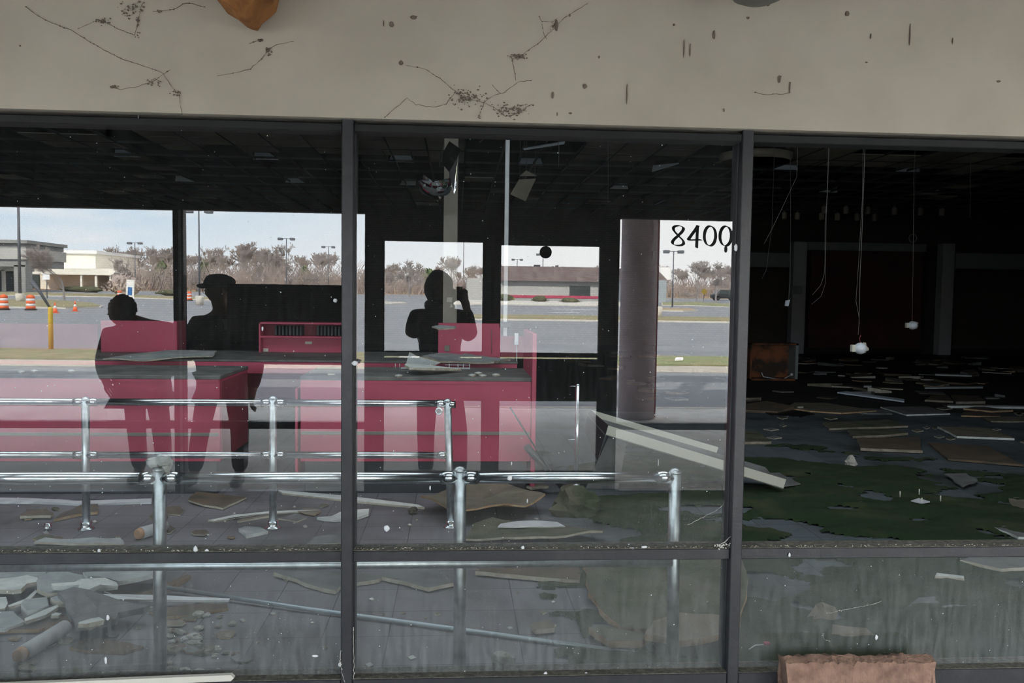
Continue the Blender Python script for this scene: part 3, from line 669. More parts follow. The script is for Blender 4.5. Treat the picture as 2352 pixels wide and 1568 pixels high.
for k, (u, p, w_, h_, lb) in enumerate(((170, 135, 3.2, 0.9, 'low dark hedge before the canopy of the cream building'), (205, 132, 3.0, 0.9, 'low dark hedge nearest the end columns of the cream building'),
                                    (285, 112, 3.2, 2.9, 'big bare brown shrub beside the small sign'), (390, 118, 3.0, 0.8, 'long low hedge left of the window mullion'),
                                    (1160, 108, 1.6, 1.0, 'dark rounded shrub before the left of the low shop'), (1240, 106, 1.4, 0.9, 'dark rounded shrub before the middle of the low shop'),
                                    (1310, 104, 1.8, 0.7, 'brown low shrub before the window of the low shop'))):
    o = bush_mb(k+30, None, (w_, 1.0, h_), None).build('shrub', M['twigred'] if k == 2 else M['hedge']); o.location = G(u, p); tag(o, lb, 'shrub')

# lamp posts in the lot
def lamp(u, p, vtop, label, heads=2, base=True, r=0.09, arm=1.0, single=0):
    g = G(u, p); zt = 1.6 + (R(u, vtop, p).z - 1.6); o = empty('lamp_post', g, label, 'lamp post', 'lamp posts in the parking lot')
    if base: MB().lathe([(0.36, 0), (0.36, 0.80), (0.30, 0.84)], g, 16).build('concrete_base', M['kerb'], o)
    MB().tube([g + Vector((0, 0, 0.5 if base else 0)), Vector((g.x, g.y, zt))], [r, r*0.7], 8).build('pole', M['pole'], o)
    MB().tube([(g.x-arm*0.55, g.y, zt-0.05), (g.x+arm*0.55, g.y, zt-0.05)], 0.04, 6).build('arm', M['pole'], o)
    for s_ in (-1, 1): MB().bbox((g.x+s_*arm*0.55-0.02*s_, g.y-0.35, zt-0.28), (g.x+s_*arm*(0.55)+0.62*s_, g.y+0.35, zt+0.06), 0.04).build('lamp_head', M['pole'], o)
    return o
lamp(46, 75, 410, 'thick lamp post standing before the cream building at far left', r=0.14)
lamp(458, 75, 482, 'tall lamp post just right of the window mullion')
lamp(311, 140, 557, 'slim twin headed lamp post above the small tilted sign', base=False)
lamp(658, 120, 547, 'twin headed lamp post in the middle of the tree line', base=False)
lamp(754, 150, 566, 'smaller twin headed lamp post right of the tree line middle', base=False)
lamp(1187, 170, 595, 'short far lamp post behind the low shop roof, left of the round sticker', base=False)
lamp(1246, 140, 583, 'far lamp post behind the low shop roof, below the round sticker', base=False)
lamp(1545, 95, 576, 'lamp post standing just below the number 8', base=False)
lamp(1510, 55, 492, 'tall lamp post beside the round mauve pillar', base=True)
lamp(1064, 190, 520, 'tall thin post right of the photographer head', base=False, arm=0.2)

# traffic barrels and cones
def barrel(u, p, label):
    g = G(u, p); o = empty('traffic_barrel', g, label, 'traffic barrel', 'striped traffic barrels')
    MB().lathe([(0.36, 0), (0.36, 0.09), (0.30, 0.10)], g, 20).build('base_ring', M['rubber'], o)
    zs_ = [0.10, 0.28, 0.44, 0.62, 0.78, 0.96]; rs_ = [0.295, 0.285, 0.275, 0.262, 0.25, 0.24]
    for i in range(5):
        MB().lathe([(rs_[i], zs_[i]), (rs_[i+1]+0.004, zs_[i+1]-0.005), (rs_[i+1], zs_[i+1])], g, 20).build('stripe_band', M['orangep'] if i % 2 == 0 else M['whitep'], o)
    MB().lathe([(0.24, 0.96), (0.10, 1.0), (0.10, 1.04), (0.0, 1.04)], g, 16).build('lid', M['orangep'], o)
barrel(8, 57, 'orange and white barrel at the left edge, left of the pole base')
barrel(70, 57, 'orange and white barrel right of the pole base')
barrel(275, 94, 'small distant striped barrel left of the tilted sign')
barrel(435, 94, 'small distant striped barrel right of the window mullion')
def cone(u, p, label):
    g = G(u, p); o = empty('traffic_cone', g, label, 'traffic cone', 'traffic cones')
    MB().bbox((g.x-0.19, g.y-0.19, g.z), (g.x+0.19, g.y+0.19, g.z+0.04), 0.01).build('base', M['orangep'], o)
    MB().lathe([(0.14, 0.04), (0.095, 0.30)], g, 16).build('lower_cone', M['orangep'], o)
    MB().lathe([(0.095, 0.30), (0.065, 0.46)], g, 16).build('reflective_band', M['whitep'], o)
    MB().lathe([(0.065, 0.46), (0.03, 0.68), (0.0, 0.68)], g, 16).build('cone_top', M['orangep'], o)
cone(126, 53, 'traffic cone just right of the yellow bollard'); cone(172, 56, 'traffic cone farther right of the yellow bollard')
# bollard with a bent sign post, accessible parking sign
g = Vector((R(115, 674, 21.8).x, -(21.8-3.2), 0.02))
o = empty('yellow_bollard', g, 'yellow bollard with a dark bent post sticking out of its top', 'bollard')
MB().lathe([(0.058, 0), (0.058, 1.06), (0.05, 1.10), (0, 1.10)], g, 16).build('post', M['yellow'], o)
q = Vector((g.x-0.46, g.y, 1.78)); MB().tube([(g.x, g.y, 1.08), (q.x+0.18, q.y, 1.55), q], [0.03, 0.045, 0.055], 4).build('bent_post', M['pole'], o)
g = Vector((R(292, 674, 21.8).x, -(21.8-3.2), 0.02)); tp = R(301, 645, 21.8)
o = empty('parking_sign', g, 'tilted white and blue accessible parking sign behind the left man', 'sign')
dv = (Vector((tp.x, g.y, tp.z)) - g).normalized(); sx = Vector((dv.z, 0, -dv.x))
MB().tube([g, g + dv*((tp-g).length-0.05)], 0.025, 6).build('post', M['rust'], o)
c0 = g + dv*((tp-g).length-0.24)
def plate(c, hw, hh, m_, nm, off): 
    MB().prism([c - sx*hw - dv*hh + Vector((0, off, 0)), c + sx*hw - dv*hh + Vector((0, off, 0)), c + sx*hw + dv*hh + Vector((0, off, 0)), c - sx*hw + dv*hh + Vector((0, off, 0))], (0, 0.006, 0)).build(nm, m_, o)
plate(c0, 0.10, 0.27, M['whitep'], 'sign_plate', 0.03); plate(c0 - dv*0.02, 0.05, 0.10, M['blue'], 'blue_square', 0.04)
# thin stop sign and small signs before the cream building
g = G(108, 98); o = empty('street_sign', g, 'small white street sign on a thin post by the cream building', 'sign')
MB().tube([g, g + Vector((0, 0, 2.9))], 0.05, 6).build('post', M['pole'], o); MB().bbox((g.x-0.45, g.y+0.05, g.z+2.1), (g.x+0.35, g.y+0.09, g.z+2.9)).build('sign_plate', M['whitep'], o)
g = G(1617, 125); o = empty('warning_sign', g, 'yellow diamond warning sign between the two broad trees', 'sign')
MB().tube([g, g + Vector((0, 0, 1.3))], 0.04, 6).build('post', M['pole'], o)
MB().prism([g + Vector((-.5, .06, 1.55)), g + Vector((0, .06, 1.05)), g + Vector((.5, .06, 1.55)), g + Vector((0, .06, 2.05))], (0, 0.03, 0)).build('sign_plate', M['yellow'], o)

# cream shopping building at far left
def bx(u0, u1, v0, v1, p, dep, dzb=None):       # box between pixel columns, given top/bottom rows at its front face
    a, c = R(u0, v1, p), R(u1, v0, p); return (a.x, -(p-3.2)-dep, a.z if dzb is None else dzb), (c.x, -(p-3.2), c.z)
g = G(130, 150); o = empty('shopping_building', g, 'long cream shopping building with a columned walkway at far left', 'building')
gz = prof(150) - 0.6
a, c = bx(58, 219, 579, 660, 156, 20, gz); MB().box(a, c).build('wall', M['cwhite'], o)
a, c = bx(56, 222, 575, 580, 155.5, 21); MB().box(a, c).build('roof_edge', M['whitep'], o)
a, c = bx(56, 264, 617, 629, 150, 22); MB().box(a, c).build('canopy_roof', M['cwhite'], o)
a, c = bx(60, 90, 628, 655, 155.8, 0.3, gz); MB().box(a, c).build('shop_window', M['shopglass'], o)
for u0, u1 in ((184, 188), (218, 222), (251, 255), (259, 262)):
    a, c = bx(u0, u1, 628, 660, 150.3, 0.5, gz); MB().box(a, c).build('column', M['cwhite'], o)
g = G(20, 128); o = empty('shop_entrance', g, 'tall grey portal of the shops cut by the left edge', 'building'); gz = prof(128) - 0.4
a, c = bx(-160, 58, 551, 609, 128, 12); MB().box(a, c).build('fascia', M['fascia'], o)
a, c = bx(-160, 60, 570, 592, 127.6, 12.6); MB().box(a, c).build('fascia_band', M['cgrey'], o)
a, c = bx(-160, 62, 551, 555, 127.4, 12.8); MB().box(a, c).build('coping', M['fascia'], o)
for u0, u1 in ((33, 58), (-70, -45)):
    a, c = bx(u0, u1, 609, 680, 128, 2.0, gz); MB().box(a, c).build('pier', M['fascia'], o)
a, c = bx(-160, 34, 611, 619, 133, 6); MB().box(a, c).build('lintel', M['cwhite'], o)
a, c = bx(-160, 30, 619, 660, 138, 1, gz); MB().box(a, c).build('shop_window', M['shopglass'], o)
for u0, u1 in ((4, 9), (-40, -35)):
    a, c = bx(u0, u1, 619, 662, 133, 0.5, gz); MB().box(a, c).build('column', M['cwhite'], o)
# low shop straight behind the doors
g = G(1240, 120); o = empty('low_shop', g, 'low grey shop with brown shingle roof and a red stripe, behind the doors', 'building'); gz = prof(120) - 0.5
a, c = bx(1072, 1378, 643, 700, 120, 12, gz); MB().box(a, c).build('wall', M['cgrey'], o)
a, c = bx(1148, 1380, 614, 644, 119, 14); MB().box(a, c).build('mansard_roof', M['shingle'], o)
a, c = bx(1150, 1378, 680, 683, 119.9, 0.1); MB().box(a, c).build('red_stripe', M['red'], o)
a, c = bx(1308, 1356, 657, 679, 119.9, 0.1); MB().box(a, c).build('window', M['shopglass'], o)
a, c = bx(1302, 1362, 654, 681, 119.95, 0.05); MB().box(a, c).build('window_frame', M['cgrey'], o)
for u0, u1, v0 in ((1217, 1221, 611), (1227, 1241, 608), (1268, 1272, 611), (1277, 1283, 609), (1291, 1296, 612)):
    a, c = bx(u0, u1, v0, 616, 124, 1); MB().box(a, c).build('roof_vent', M['darkmetal'], o)
a, c = bx(1179, 1181, 683, 700, 116, 0.2, prof(116)); MB().box(a, c).build('gas_pipe', M['yellow'], o)
g = G(1515, 112); o = empty('gabled_house', g, 'small blue grey house with a brown gable beside the mauve pillar', 'building'); gz = prof(112) - 0.4
a, c = bx(1440, 1531, 643, 700, 112, 6, gz); MB().box(a, c).build('wall', M['siding'], o)
q1, q2, q3 = R(1440, 643, 112), R(1533, 643, 112), R(1505, 614, 112); q4 = R(1440, 614, 112)
MB().prism([q1, q2, q3, q4], (0, -6, 0)).build('gable', M['shingle'], o)
q5 = R(1543, 641, 112); q6 = R(1540, 613, 112)
MB().prism([q3, q2, q5, q6], (0, -3, 0)).build('metal_roof', M['whitep'], o)
# parked dark vehicle far right
g = G(1664, 135); o = empty('parked_car', g, 'dark parked car in the distance behind the far right tree', 'car')
MB().bbox((g.x-2.2, g.y-0.9, g.z+0.35), (g.x+2.2, g.y+0.9, g.z+1.05), 0.15).build('body', M['darkmetal'], o)
MB().prism([(g.x-1.7, g.y-0.8, g.z+1.05), (g.x+1.7, g.y-0.8, g.z+1.05), (g.x+1.2, g.y-0.8, g.z+1.75), (g.x-1.2, g.y-0.8, g.z+1.75)], (0, 1.6, 0)).build('cabin', M['shopglass'], o)
for s_ in (-1.35, 1.35):
    for yy in (-0.9, 0.7): MB().lathe([(0.36, 0), (0.36, 0.2)], (g.x+s_, g.y+yy, g.z+0.36), 16, M=Matrix.Rotation(math.radians(-90), 3, 'X')).build('wheel', M['rubber'], o)

# ------------------------------------------------------------------ the three men outside the outer glass
def skin_obj(name, nodes, links, m_, parent, root, sub=2):
    names = list(nodes); me = bpy.data.meshes.new(name)
    me.from_pydata([tuple(nodes[n][0]) for n in names], [(names.index(a), names.index(c)) for a, c in links], []); me.materials.append(m_)
    ob = bpy.data.objects.new(name, me); COL.objects.link(ob)
    if parent: ob.parent = parent; ob.matrix_parent_inverse = parent.matrix_basis.inverted()
    sk = ob.modifiers.new('skin', 'SKIN'); sk.use_smooth_shade = True
    if not me.skin_vertices: me.skin_vertices.new() if hasattr(me.skin_vertices, 'new') else None
    sv = me.skin_vertices[0].data
    for i, n in enumerate(names):
        r = nodes[n][1]; sv[i].radius = (r, r) if not isinstance(r, tuple) else r; sv[i].use_root = (n == root)
    s2 = ob.modifiers.new('smooth', 'SUBSURF'); s2.levels = sub; s2.render_levels = sub
    return ob
V = Vector
def person(name, label, cx, cy, J, coat_m, head_opts):
    """J: joint dict of world points. Body and clothing grow along it."""
    o = empty(name, (cx, cy, 0), label, 'person')
    b = {k: (V(v), r) for k, (v, r) in J.items()}
    arms = []
    nodes = {}; links = []
    def add(n, r=None): nodes[n] = (b[n][0], r if r is not None else b[n][1])
    for n in ('pelvis', 'belly', 'chest', 'neck', 'head0', 'head1'): add(n)
    links += [('pelvis', 'belly'), ('belly', 'chest'), ('chest', 'neck'), ('neck', 'head0'), ('head0', 'head1')]
    for s_ in 'lr':
        for n in ('sh', 'el', 'wr', 'hip', 'kn', 'an', 'toe'): add(n+s_)
        links += [('chest', 'sh'+s_), ('sh'+s_, 'el'+s_), ('el'+s_, 'wr'+s_), ('pelvis', 'hip'+s_), ('hip'+s_, 'kn'+s_), ('kn'+s_, 'an'+s_), ('an'+s_, 'toe'+s_)]
        # hand: palm and five fingers
        w_ = b['wr'+s_][0]; d = (b['hand'+s_][0] - w_); L_ = d.length; d.normalize(); side = b['thumb'+s_][0].normalized(); nrm = d.cross(side).normalized()
        nodes['palm'+s_] = (w_ + d*0.055, (0.034, 0.016)); links.append(('wr'+s_, 'palm'+s_))
        for fi, (off, ln) in enumerate(((0.030, 0.078), (0.010, 0.088), (-0.010, 0.082), (-0.030, 0.066))):
            k0 = w_ + d*0.085 + side*off; k1 = k0 + d*ln*0.5 + nrm*0.012; k2 = k1 + d*ln*0.33 + nrm*0.030; 
            for t, (q, r) in enumerate(((k0, 0.0095), (k1, 0.0085), (k2, 0.007))): nodes['f%d%d%s' % (fi, t, s_)] = (q, r)
            links += [('palm'+s_, 'f%d0%s' % (fi, s_)), ('f%d0%s' % (fi, s_), 'f%d1%s' % (fi, s_)), ('f%d1%s' % (fi, s_), 'f%d2%s' % (fi, s_))]
        t0 = w_ + d*0.03 + side*0.032; t1 = t0 + (d + side*0.9).normalized()*0.035; t2 = t1 + (d + side*0.3 + nrm*0.4).normalized()*0.03
        for t, (q, r) in enumerate(((t0, 0.012), (t1, 0.0105), (t2, 0.008))): nodes['t%d%s' % (t, s_)] = (q, r)
        links += [('palm'+s_, 't0'+s_), ('t0'+s_, 't1'+s_), ('t1'+s_, 't2'+s_)]
    skin_obj('body', nodes, links, M['skin'], o, 'pelvis')
    cn = {}; cl = []
    K = lambda n, f: cn.__setitem__(n, (b[n][0], b[n][1] + f if not isinstance(b[n][1], tuple) else (b[n][1][0]+f, b[n][1][1]+f)))
    for n, f in (('pelvis', 0.035), ('belly', 0.035), ('chest', 0.03)): K(n, f)
    cn['collar'] = (b['neck'][0]*0.55 + b['chest'][0]*0.45 + V((0,0,0.035)), 0.085)
    cl += [('pelvis', 'belly'), ('belly', 'chest'), ('chest', 'collar')]
    if head_opts.get('hem'): cn['hem'] = (b['pelvis'][0] + V((0, 0, -head_opts['hem'])), head_opts.get('hemr', (0.20, 0.15))); cl.append(('pelvis', 'hem'))
    for s_ in 'lr':
        for n, f in (('sh'+s_, 0.028), ('el'+s_, 0.026)): K(n, f)
        cn['cuff'+s_] = (b['wr'+s_][0].lerp(b['el'+s_][0], 0.08), 0.046); cl += [('chest', 'sh'+s_), ('sh'+s_, 'el'+s_), ('el'+s_, 'cuff'+s_)]
    skin_obj('jacket', cn, cl, coat_m, o, 'pelvis')
    tn = {'pelvis': (b['pelvis'][0], (0.17, 0.13))}; tl = []
    for s_ in 'lr':
        tn['hip'+s_] = (b['hip'+s_][0], 0.105); tn['kn'+s_] = (b['kn'+s_][0], 0.078); tn['an'+s_] = (b['an'+s_][0] + V((0, 0, 0.02)), 0.068)
        tl += [('pelvis', 'hip'+s_), ('hip'+s_, 'kn'+s_), ('kn'+s_, 'an'+s_)]
        a, t = b['an'+s_][0], b['toe'+s_][0]
        skin_obj('shoe', {'heel': (V((a.x, a.y, 0.045)) - (t-a).normalized()*0.03, (0.045, 0.042)), 'mid': (V(((a.x+t.x)/2, (a.y+t.y)/2, 0.05)), (0.05, 0.045)), 'tip': (V((t.x, t.y, 0.038)), (0.045, 0.034))},
                 [('heel', 'mid'), ('mid', 'tip')], M['shoe'], o, 'mid', 1)
    skin_obj('trousers', tn, tl, M['jeans'], o, 'pelvis')
    # head: skull with face, ears, nose; hair, hood or cap as its own part
    hc = b['head1'][0]; fdir = V(head_opts['face']).normalized(); up = V(head_opts.get('up', (0, 0, 1))).normalized(); sd_ = fdir.cross(up).normalized(); up = sd_.cross(fdir).normalized()
    MH = Matrix((sd_, fdir, up)).transposed()
    hb = MB(); HR = V((0.077, 0.098, 0.118))
    nn, mm_ = 22, 18; vs = []
    for i in range(mm_+1):
        th = math.pi*i/mm_
        for k in range(nn):
            ph = 2*math.pi*k/nn; d = V((math.sin(th)*math.cos(ph), math.sin(th)*math.sin(ph), math.cos(th))); q = V((d.x*HR.x, d.y*HR.y, d.z*HR.z))
            if d.z < 0: q.x *= 1 + 0.28*d.z; q.y *= 1 + 0.12*d.z
            fr_ = max(0, d.y)
            q.y += 0.022*math.exp(-((d.x/0.16)**2 + ((d.z+0.10)/0.20)**2))*fr_          # nose
            q.y -= 0.010*math.exp(-(((abs(d.x)-0.36)/0.16)**2 + ((d.z-0.12)/0.12)**2))*fr_   # eye sockets
            q.y += 0.008*math.exp(-((d.x/0.25)**2 + ((d.z+0.48)/0.08)**2))*fr_            # lips
            q.y += 0.010*math.exp(-((d.x/0.3)**2 + ((d.z+0.80)/0.16)**2))*fr_             # chin
            vs.append(hc + MH @ q)
    fs = [(i*nn+k, (i+1)*nn+k, (i+1)*nn+(k+1) % nn, i*nn+(k+1) % nn) for i in range(mm_) for k in range(nn)]
    hb.add(vs, fs, 0, True)
    for s_ in (-1, 1):
        hb.blob(hc + MH @ V((s_*0.079, -0.004, -0.005)), (0.012, 0.020, 0.032), 1, 0.05)
        hb.blob(hc + MH @ V((s_*0.030, 0.084, 0.016)), (0.012, 0.008, 0.008), 1, 0.0, mi=1)
    hd = hb.build('head', [M['skin'], M['decal']], o)
    return o, hc, MH
# photographer with a hood, camera held up to the eye at the outer door glass
YP = YO - 0.26
ph_x = -0.145
def zz(v, p): return 1.6 - (v-674)*p/FPX
J = {'pelvis': ((ph_x+0.01, YP-0.08, 0.93), (0.15, 0.12)), 'belly': ((ph_x+0.01, YP-0.07, 1.10), (0.145, 0.115)), 'chest': ((ph_x, YP-0.05, 1.31), (0.165, 0.12)),
     'neck': ((ph_x, YP-0.03, 1.47), 0.062), 'head0': ((ph_x, YP+0.0, 1.54), 0.07), 'head1': ((ph_x, YP+0.02, 1.635), 0.075),
     'shl': ((ph_x-0.19, YP-0.04, 1.385), 0.072), 'ell': ((ph_x-0.235, YP+0.03, 1.26), 0.052), 'wrl': ((-0.075, YP+0.14, 1.50), 0.032), 'handl': ((-0.02, YP+0.19, 1.57), 0.03), 'thumbl': ((0.3, 0, 1), 0),
     'shr': ((ph_x+0.19, YP-0.04, 1.385), 0.072), 'elr': ((ph_x+0.255, YP+0.03, 1.24), 0.052), 'wrr': ((0.075, YP+0.14, 1.50), 0.032), 'handr': ((0.05, YP+0.19, 1.58), 0.03), 'thumbr': ((-1, 0, 0.4), 0),
     'hipl': ((ph_x-0.085, YP-0.07, 0.88), 0.085), 'knl': ((ph_x-0.10, YP-0.05, 0.48), 0.058), 'anl': ((ph_x-0.10, YP-0.08, 0.09), 0.042), 'toel': ((ph_x-0.12, YP+0.08, 0.04), 0.03),
     'hipr': ((ph_x+0.09, YP-0.07, 0.88), 0.085), 'knr': ((ph_x+0.17, YP-0.05, 0.48), 0.058), 'anr': ((ph_x+0.18, YP-0.08, 0.09), 0.042), 'toer': ((ph_x+0.20, YP+0.08, 0.04), 0.03)}
man, hc, MH = person('person', 'hooded photographer in a black jacket holding a camera up to the door glass', ph_x, YP, J, M['coat'], {'face': (0.25, 1, -0.05), 'hem': 0.12, 'hemr': (0.175, 0.14)})
hb = MB(); hb.blob(hc + V((-0.005, -0.025, 0.005)), (0.115, 0.120, 0.145), 3, 0.06, 20, 14); hb.blob(hc + V((0, -0.05, -0.14)), (0.125, 0.11, 0.07), 4, 0.08, 16, 8)
# open the hood at the face
keep = [i for i, f in enumerate(hb.f) if not (lambda c: (c-hc).y > 0.075 and abs((c-hc).x-0.02) < 0.07 and -0.12 < (c-hc).z < 0.075)(sum((V(hb.v[j]) for j in f), V((0,0,0)))/len(f))]
hb.f = [hb.f[i] for i in keep]; hb.m = [0]*len(keep); hb.sm = [True]*len(keep)
hb.build('hood', M['coat'], man)
cb = empty('camera_body', (0.015, YP+0.17, 1.53), 'small black camera held at the face of the hooded photographer', 'camera')
MB().bbox((-0.05, YP+0.135, 1.545), (0.08, YP+0.18, 1.635), 0.01).build('body', M['darkmetal'], cb)
MB().lathe([(0.036, 0), (0.036, 0.04), (0.03, 0.045), (0.0, 0.035)], (0.012, YP+0.18, 1.588), 20, M=Matrix.Rotation(math.radians(-90), 3, 'X')).build('lens', M['decal'], cb)
MB().bbox((-0.012, YP+0.14, 1.635), (0.03, YP+0.175, 1.655), 0.006).build('viewfinder_hump', M['darkmetal'], cb)
# man on the left, curly hair, looking down
p_ = 6.95; yb_ = -(p_-3.2); mx_ = R(318, 674, p_).x; hx_ = R(284, 674, p_).x; hz_ = zz(722, p_) - 0.01
J = {'pelvis': ((mx_+0.02, yb_-0.02, 0.86), (0.20, 0.16)), 'belly': ((mx_+0.015, yb_-0.03, 1.05), (0.215, 0.17)), 'chest': ((mx_+0.01, yb_-0.01, 1.22), (0.20, 0.14)),
     'neck': ((mx_-0.08, yb_+0.02, 1.36), 0.068), 'head0': ((hx_+0.01, yb_+0.05, 1.40), 0.07), 'head1': ((hx_, yb_+0.07, hz_), 0.075),
     'shl': ((mx_-0.215, yb_, 1.21), 0.078), 'ell': ((mx_-0.265, yb_+0.03, 0.98), 0.058), 'wrl': ((mx_-0.20, yb_+0.16, 0.86), 0.034), 'handl': ((mx_-0.16, yb_+0.21, 0.82), 0.03), 'thumbl': ((1, 0, 0.5), 0),
     'shr': ((mx_+0.225, yb_, 1.25), 0.08), 'elr': ((mx_+0.285, yb_+0.02, 1.0), 0.058), 'wrr': ((mx_+0.23, yb_+0.16, 0.88), 0.034), 'handr': ((mx_+0.19, yb_+0.21, 0.84), 0.03), 'thumbr': ((-1, 0, 0.5), 0),
     'hipl': ((mx_-0.06, yb_-0.03, 0.82), 0.095), 'knl': ((mx_-0.03, yb_, 0.46), 0.062), 'anl': ((mx_-0.02, yb_-0.04, 0.09), 0.045), 'toel': ((mx_-0.04, yb_+0.12, 0.04), 0.03),
     'hipr': ((mx_+0.11, yb_-0.03, 0.82), 0.095), 'knr': ((mx_+0.17, yb_, 0.46), 0.062), 'anr': ((mx_+0.18, yb_-0.04, 0.09), 0.045), 'toer': ((mx_+0.20, yb_+0.12, 0.04), 0.03)}
man, hc, MH = person('person', 'stocky man in a dark jacket with curly hair looking down, leftmost of the three men', mx_, yb_, J, M['coat2'], {'face': (-0.5, 0.8, -0.4), 'up': (-0.1, 0.3, 1), 'hem': 0.12, 'hemr': (0.215, 0.17)})
hb = MB(); hb.blob(hc + V((0.01, -0.025, 0.025)), (0.100, 0.105, 0.115), 6, 0.16, 18, 12, fr=3.0)
rnd = random.Random(2)
for k in range(150):
    th = rnd.uniform(0, 6.28); f_ = rnd.uniform(-0.3, 1); d = V((math.cos(th)*math.sqrt(1-f_*f_), math.sin(th)*math.sqrt(1-f_*f_), f_))
    if d.y > 0.6 and d.z < 0.3: continue
    hb.blob(hc + V((0.01, -0.02, 0.02)) + V((d.x*0.10, d.y*0.10, d.z*0.115)), 0.012, k, 0.2, 6, 4)
hb.build('hair', M['hair'], man)
# man in a flat cap and glasses, right of the mullion
p_ = 6.85; yb_ = -(p_-3.2); mx_ = R(510, 674, p_).x; hx_ = R(500, 674, p_).x; hz_ = zz(673, p_)
J = {'pelvis': ((mx_+0.0, yb_, 0.90), (0.17, 0.14)), 'belly': ((mx_-0.0, yb_, 1.07), (0.18, 0.15)), 'chest': ((mx_-0.0, yb_, 1.28), (0.18, 0.13)),
     'neck': ((mx_-0.0, yb_+0.0, 1.43), 0.064), 'head0': ((hx_+0.02, yb_+0.02, 1.50), 0.07), 'head1': ((hx_+0.01, yb_+0.03, hz_), 0.075),
     'shl': ((mx_-0.19, yb_, 1.31), 0.075), 'ell': ((mx_-0.30, yb_+0.04, 1.08), 0.056), 'wrl': ((mx_-0.16, yb_+0.20, 1.10), 0.034), 'handl': ((mx_-0.10, yb_+0.25, 1.14), 0.03), 'thumbl': ((0.2, 0, 1), 0),
     'shr': ((mx_+0.20, yb_, 1.31), 0.075), 'elr': ((mx_+0.26, yb_-0.02, 0.98), 0.056), 'wrr': ((mx_+0.25, yb_+0.06, 0.78), 0.034), 'handr': ((mx_+0.25, yb_+0.09, 0.70), 0.03), 'thumbr': ((0, 1, 0), 0),
     'hipl': ((mx_-0.10, yb_, 0.85), 0.09), 'knl': ((mx_-0.17, yb_+0.02, 0.47), 0.060), 'anl': ((mx_-0.24, yb_-0.02, 0.09), 0.045), 'toel': ((mx_-0.28, yb_+0.13, 0.04), 0.03),
     'hipr': ((mx_+0.10, yb_, 0.85), 0.09), 'knr': ((mx_+0.14, yb_+0.02, 0.47), 0.060), 'anr': ((mx_+0.13, yb_-0.02, 0.09), 0.045), 'toer': ((mx_+0.12, yb_+0.14, 0.04), 0.03)}
man, hc, MH = person('person', 'man in a dark flat cap and glasses facing left, partly behind the sign board', mx_, yb_, J, M['coat'], {'face': (-0.85, 0.6, -0.25), 'hem': 0.14, 'hemr': (0.19, 0.15)})
hb = MB(); hb.blob(hc + V((0.015, 0, 0.065)), (0.125, 0.12, 0.065), 8, 0.06, 20, 10); hb.blob(hc + V((-0.085, 0.06, 0.03)), (0.065, 0.06, 0.022), 9, 0.05, 14, 8)
hb.blob(hc + V((0.03, -0.02, 0.03)), (0.085, 0.095, 0.06), 2, 0.05, 14, 8)
hb.build('flat_cap', M['coat2'], man)
gb = MB()
for s_ in (-1, 1):
    c = V((s_*0.033, 0.101, 0.012)); gb.tube([hc + MH @ (c + V((0.026*math.cos(a), 0, 0.021*math.sin(a)))) for a in [2*math.pi*i/16 for i in range(17)]], 0.0022, 5, cap=False)
    gb.tube([hc + MH @ V((s_*0.06, 0.10, 0.014)), hc + MH @ V((s_*0.082, 0.0, 0.012))], 0.002, 5)
gb.tube([hc + MH @ V((-0.008, 0.104, 0.014)), hc + MH @ V((0.008, 0.104, 0.014))], 0.002, 5)
gb.build('glasses', M['darkmetal'], man)
q = R(515, 742, 6.65); MB().prism([(q.x-0.035, yb_+0.158, q.z+0.03), (q.x+0.02, yb_+0.158, q.z+0.035), (q.x+0.045, yb_+0.158, q.z-0.01), (q.x+0.01, yb_+0.158, q.z-0.03), (q.x+0.015, yb_+0.158, q.z-0.055), (q.x-0.01, yb_+0.158, q.z-0.055), (q.x-0.012, yb_+0.158, q.z-0.01)], (0, 0.004, 0)).build('chest_patch', M['whitep'], man)

# ------------------------------------------------------------------ the handrails just inside the glass
def base_flange(mb, x, y, r=0.055): mb.lathe([(r, 0.0), (r, 0.006), (r*0.72, 0.012), (0.036, 0.022), (0.034, 0.05), (0.027, 0.05)], (x, y, 0), 24)
def handrail(name, label, posts, y, ztop_, rails, r=0.0262, rr_=0.0245, xl=None, flange=True):
    o = empty(name, (posts[0][0], y, 0), label, 'handrail')
    for (x, xt, zt) in posts:
        MB().tube([(x, y, 0), (xt, y, zt)], r, 22).lathe([(r*1.05, 0), (r*1.02, 0.006), (r*0.6, 0.018), (0, 0.021)], (xt, y, zt), 22).build('post', M['chromedirty'], o)
        if flange: mb = MB(); base_flange(mb, x, y); mb.build('floor_flange', M['chrome'], o)
    for zr in rails:
        xs_ = [p[0] + (p[1]-p[0])*zr/p[2] for p in posts]
        seq = ([xl] if xl is not None else []) + xs_
        for i in range(len(seq)-1): MB().tube([(seq[i], y, zr), (seq[i+1], y, zr)], rr_, 22).build('rail', M['chrome'], o)
        for i, x in enumerate(xs_):
            for s_ in (-1, 1):
                if s_ == 1 and i == len(xs_)-1: continue
                if s_ == -1 and xl is None and i == 0: continue
                MB().tube([(x+s_*0.018, y, zr), (x+s_*0.075, y, zr)], rr_*1.13, 22).build('socket', M['chrome'], o)
    return o
YN = 0.235; sN = FPX/(YN+3.2)
def PX(u, v, Y): return P(u, v, Y).x
rz = (P(700, 1097, YN).z)
nposts = [(PX(367, 1500, YN), PX(367, 1100, YN), P(367, 1080, YN).z), (PX(1056, 1500, YN), PX(1056, 1100, YN), P(1056, 1082, YN).z), (PX(1545, 1500, YN), PX(1550, 1100, YN), P(1550, 1086, YN).z)]
h1 = handrail('handrail', 'near chrome handrail right behind the glass, with a clump on one post', nposts, YN, None, (rz, ), xl=PX(-360, 1097, YN), flange=False)
zl = P(1056, 1292, YN-0.10).z
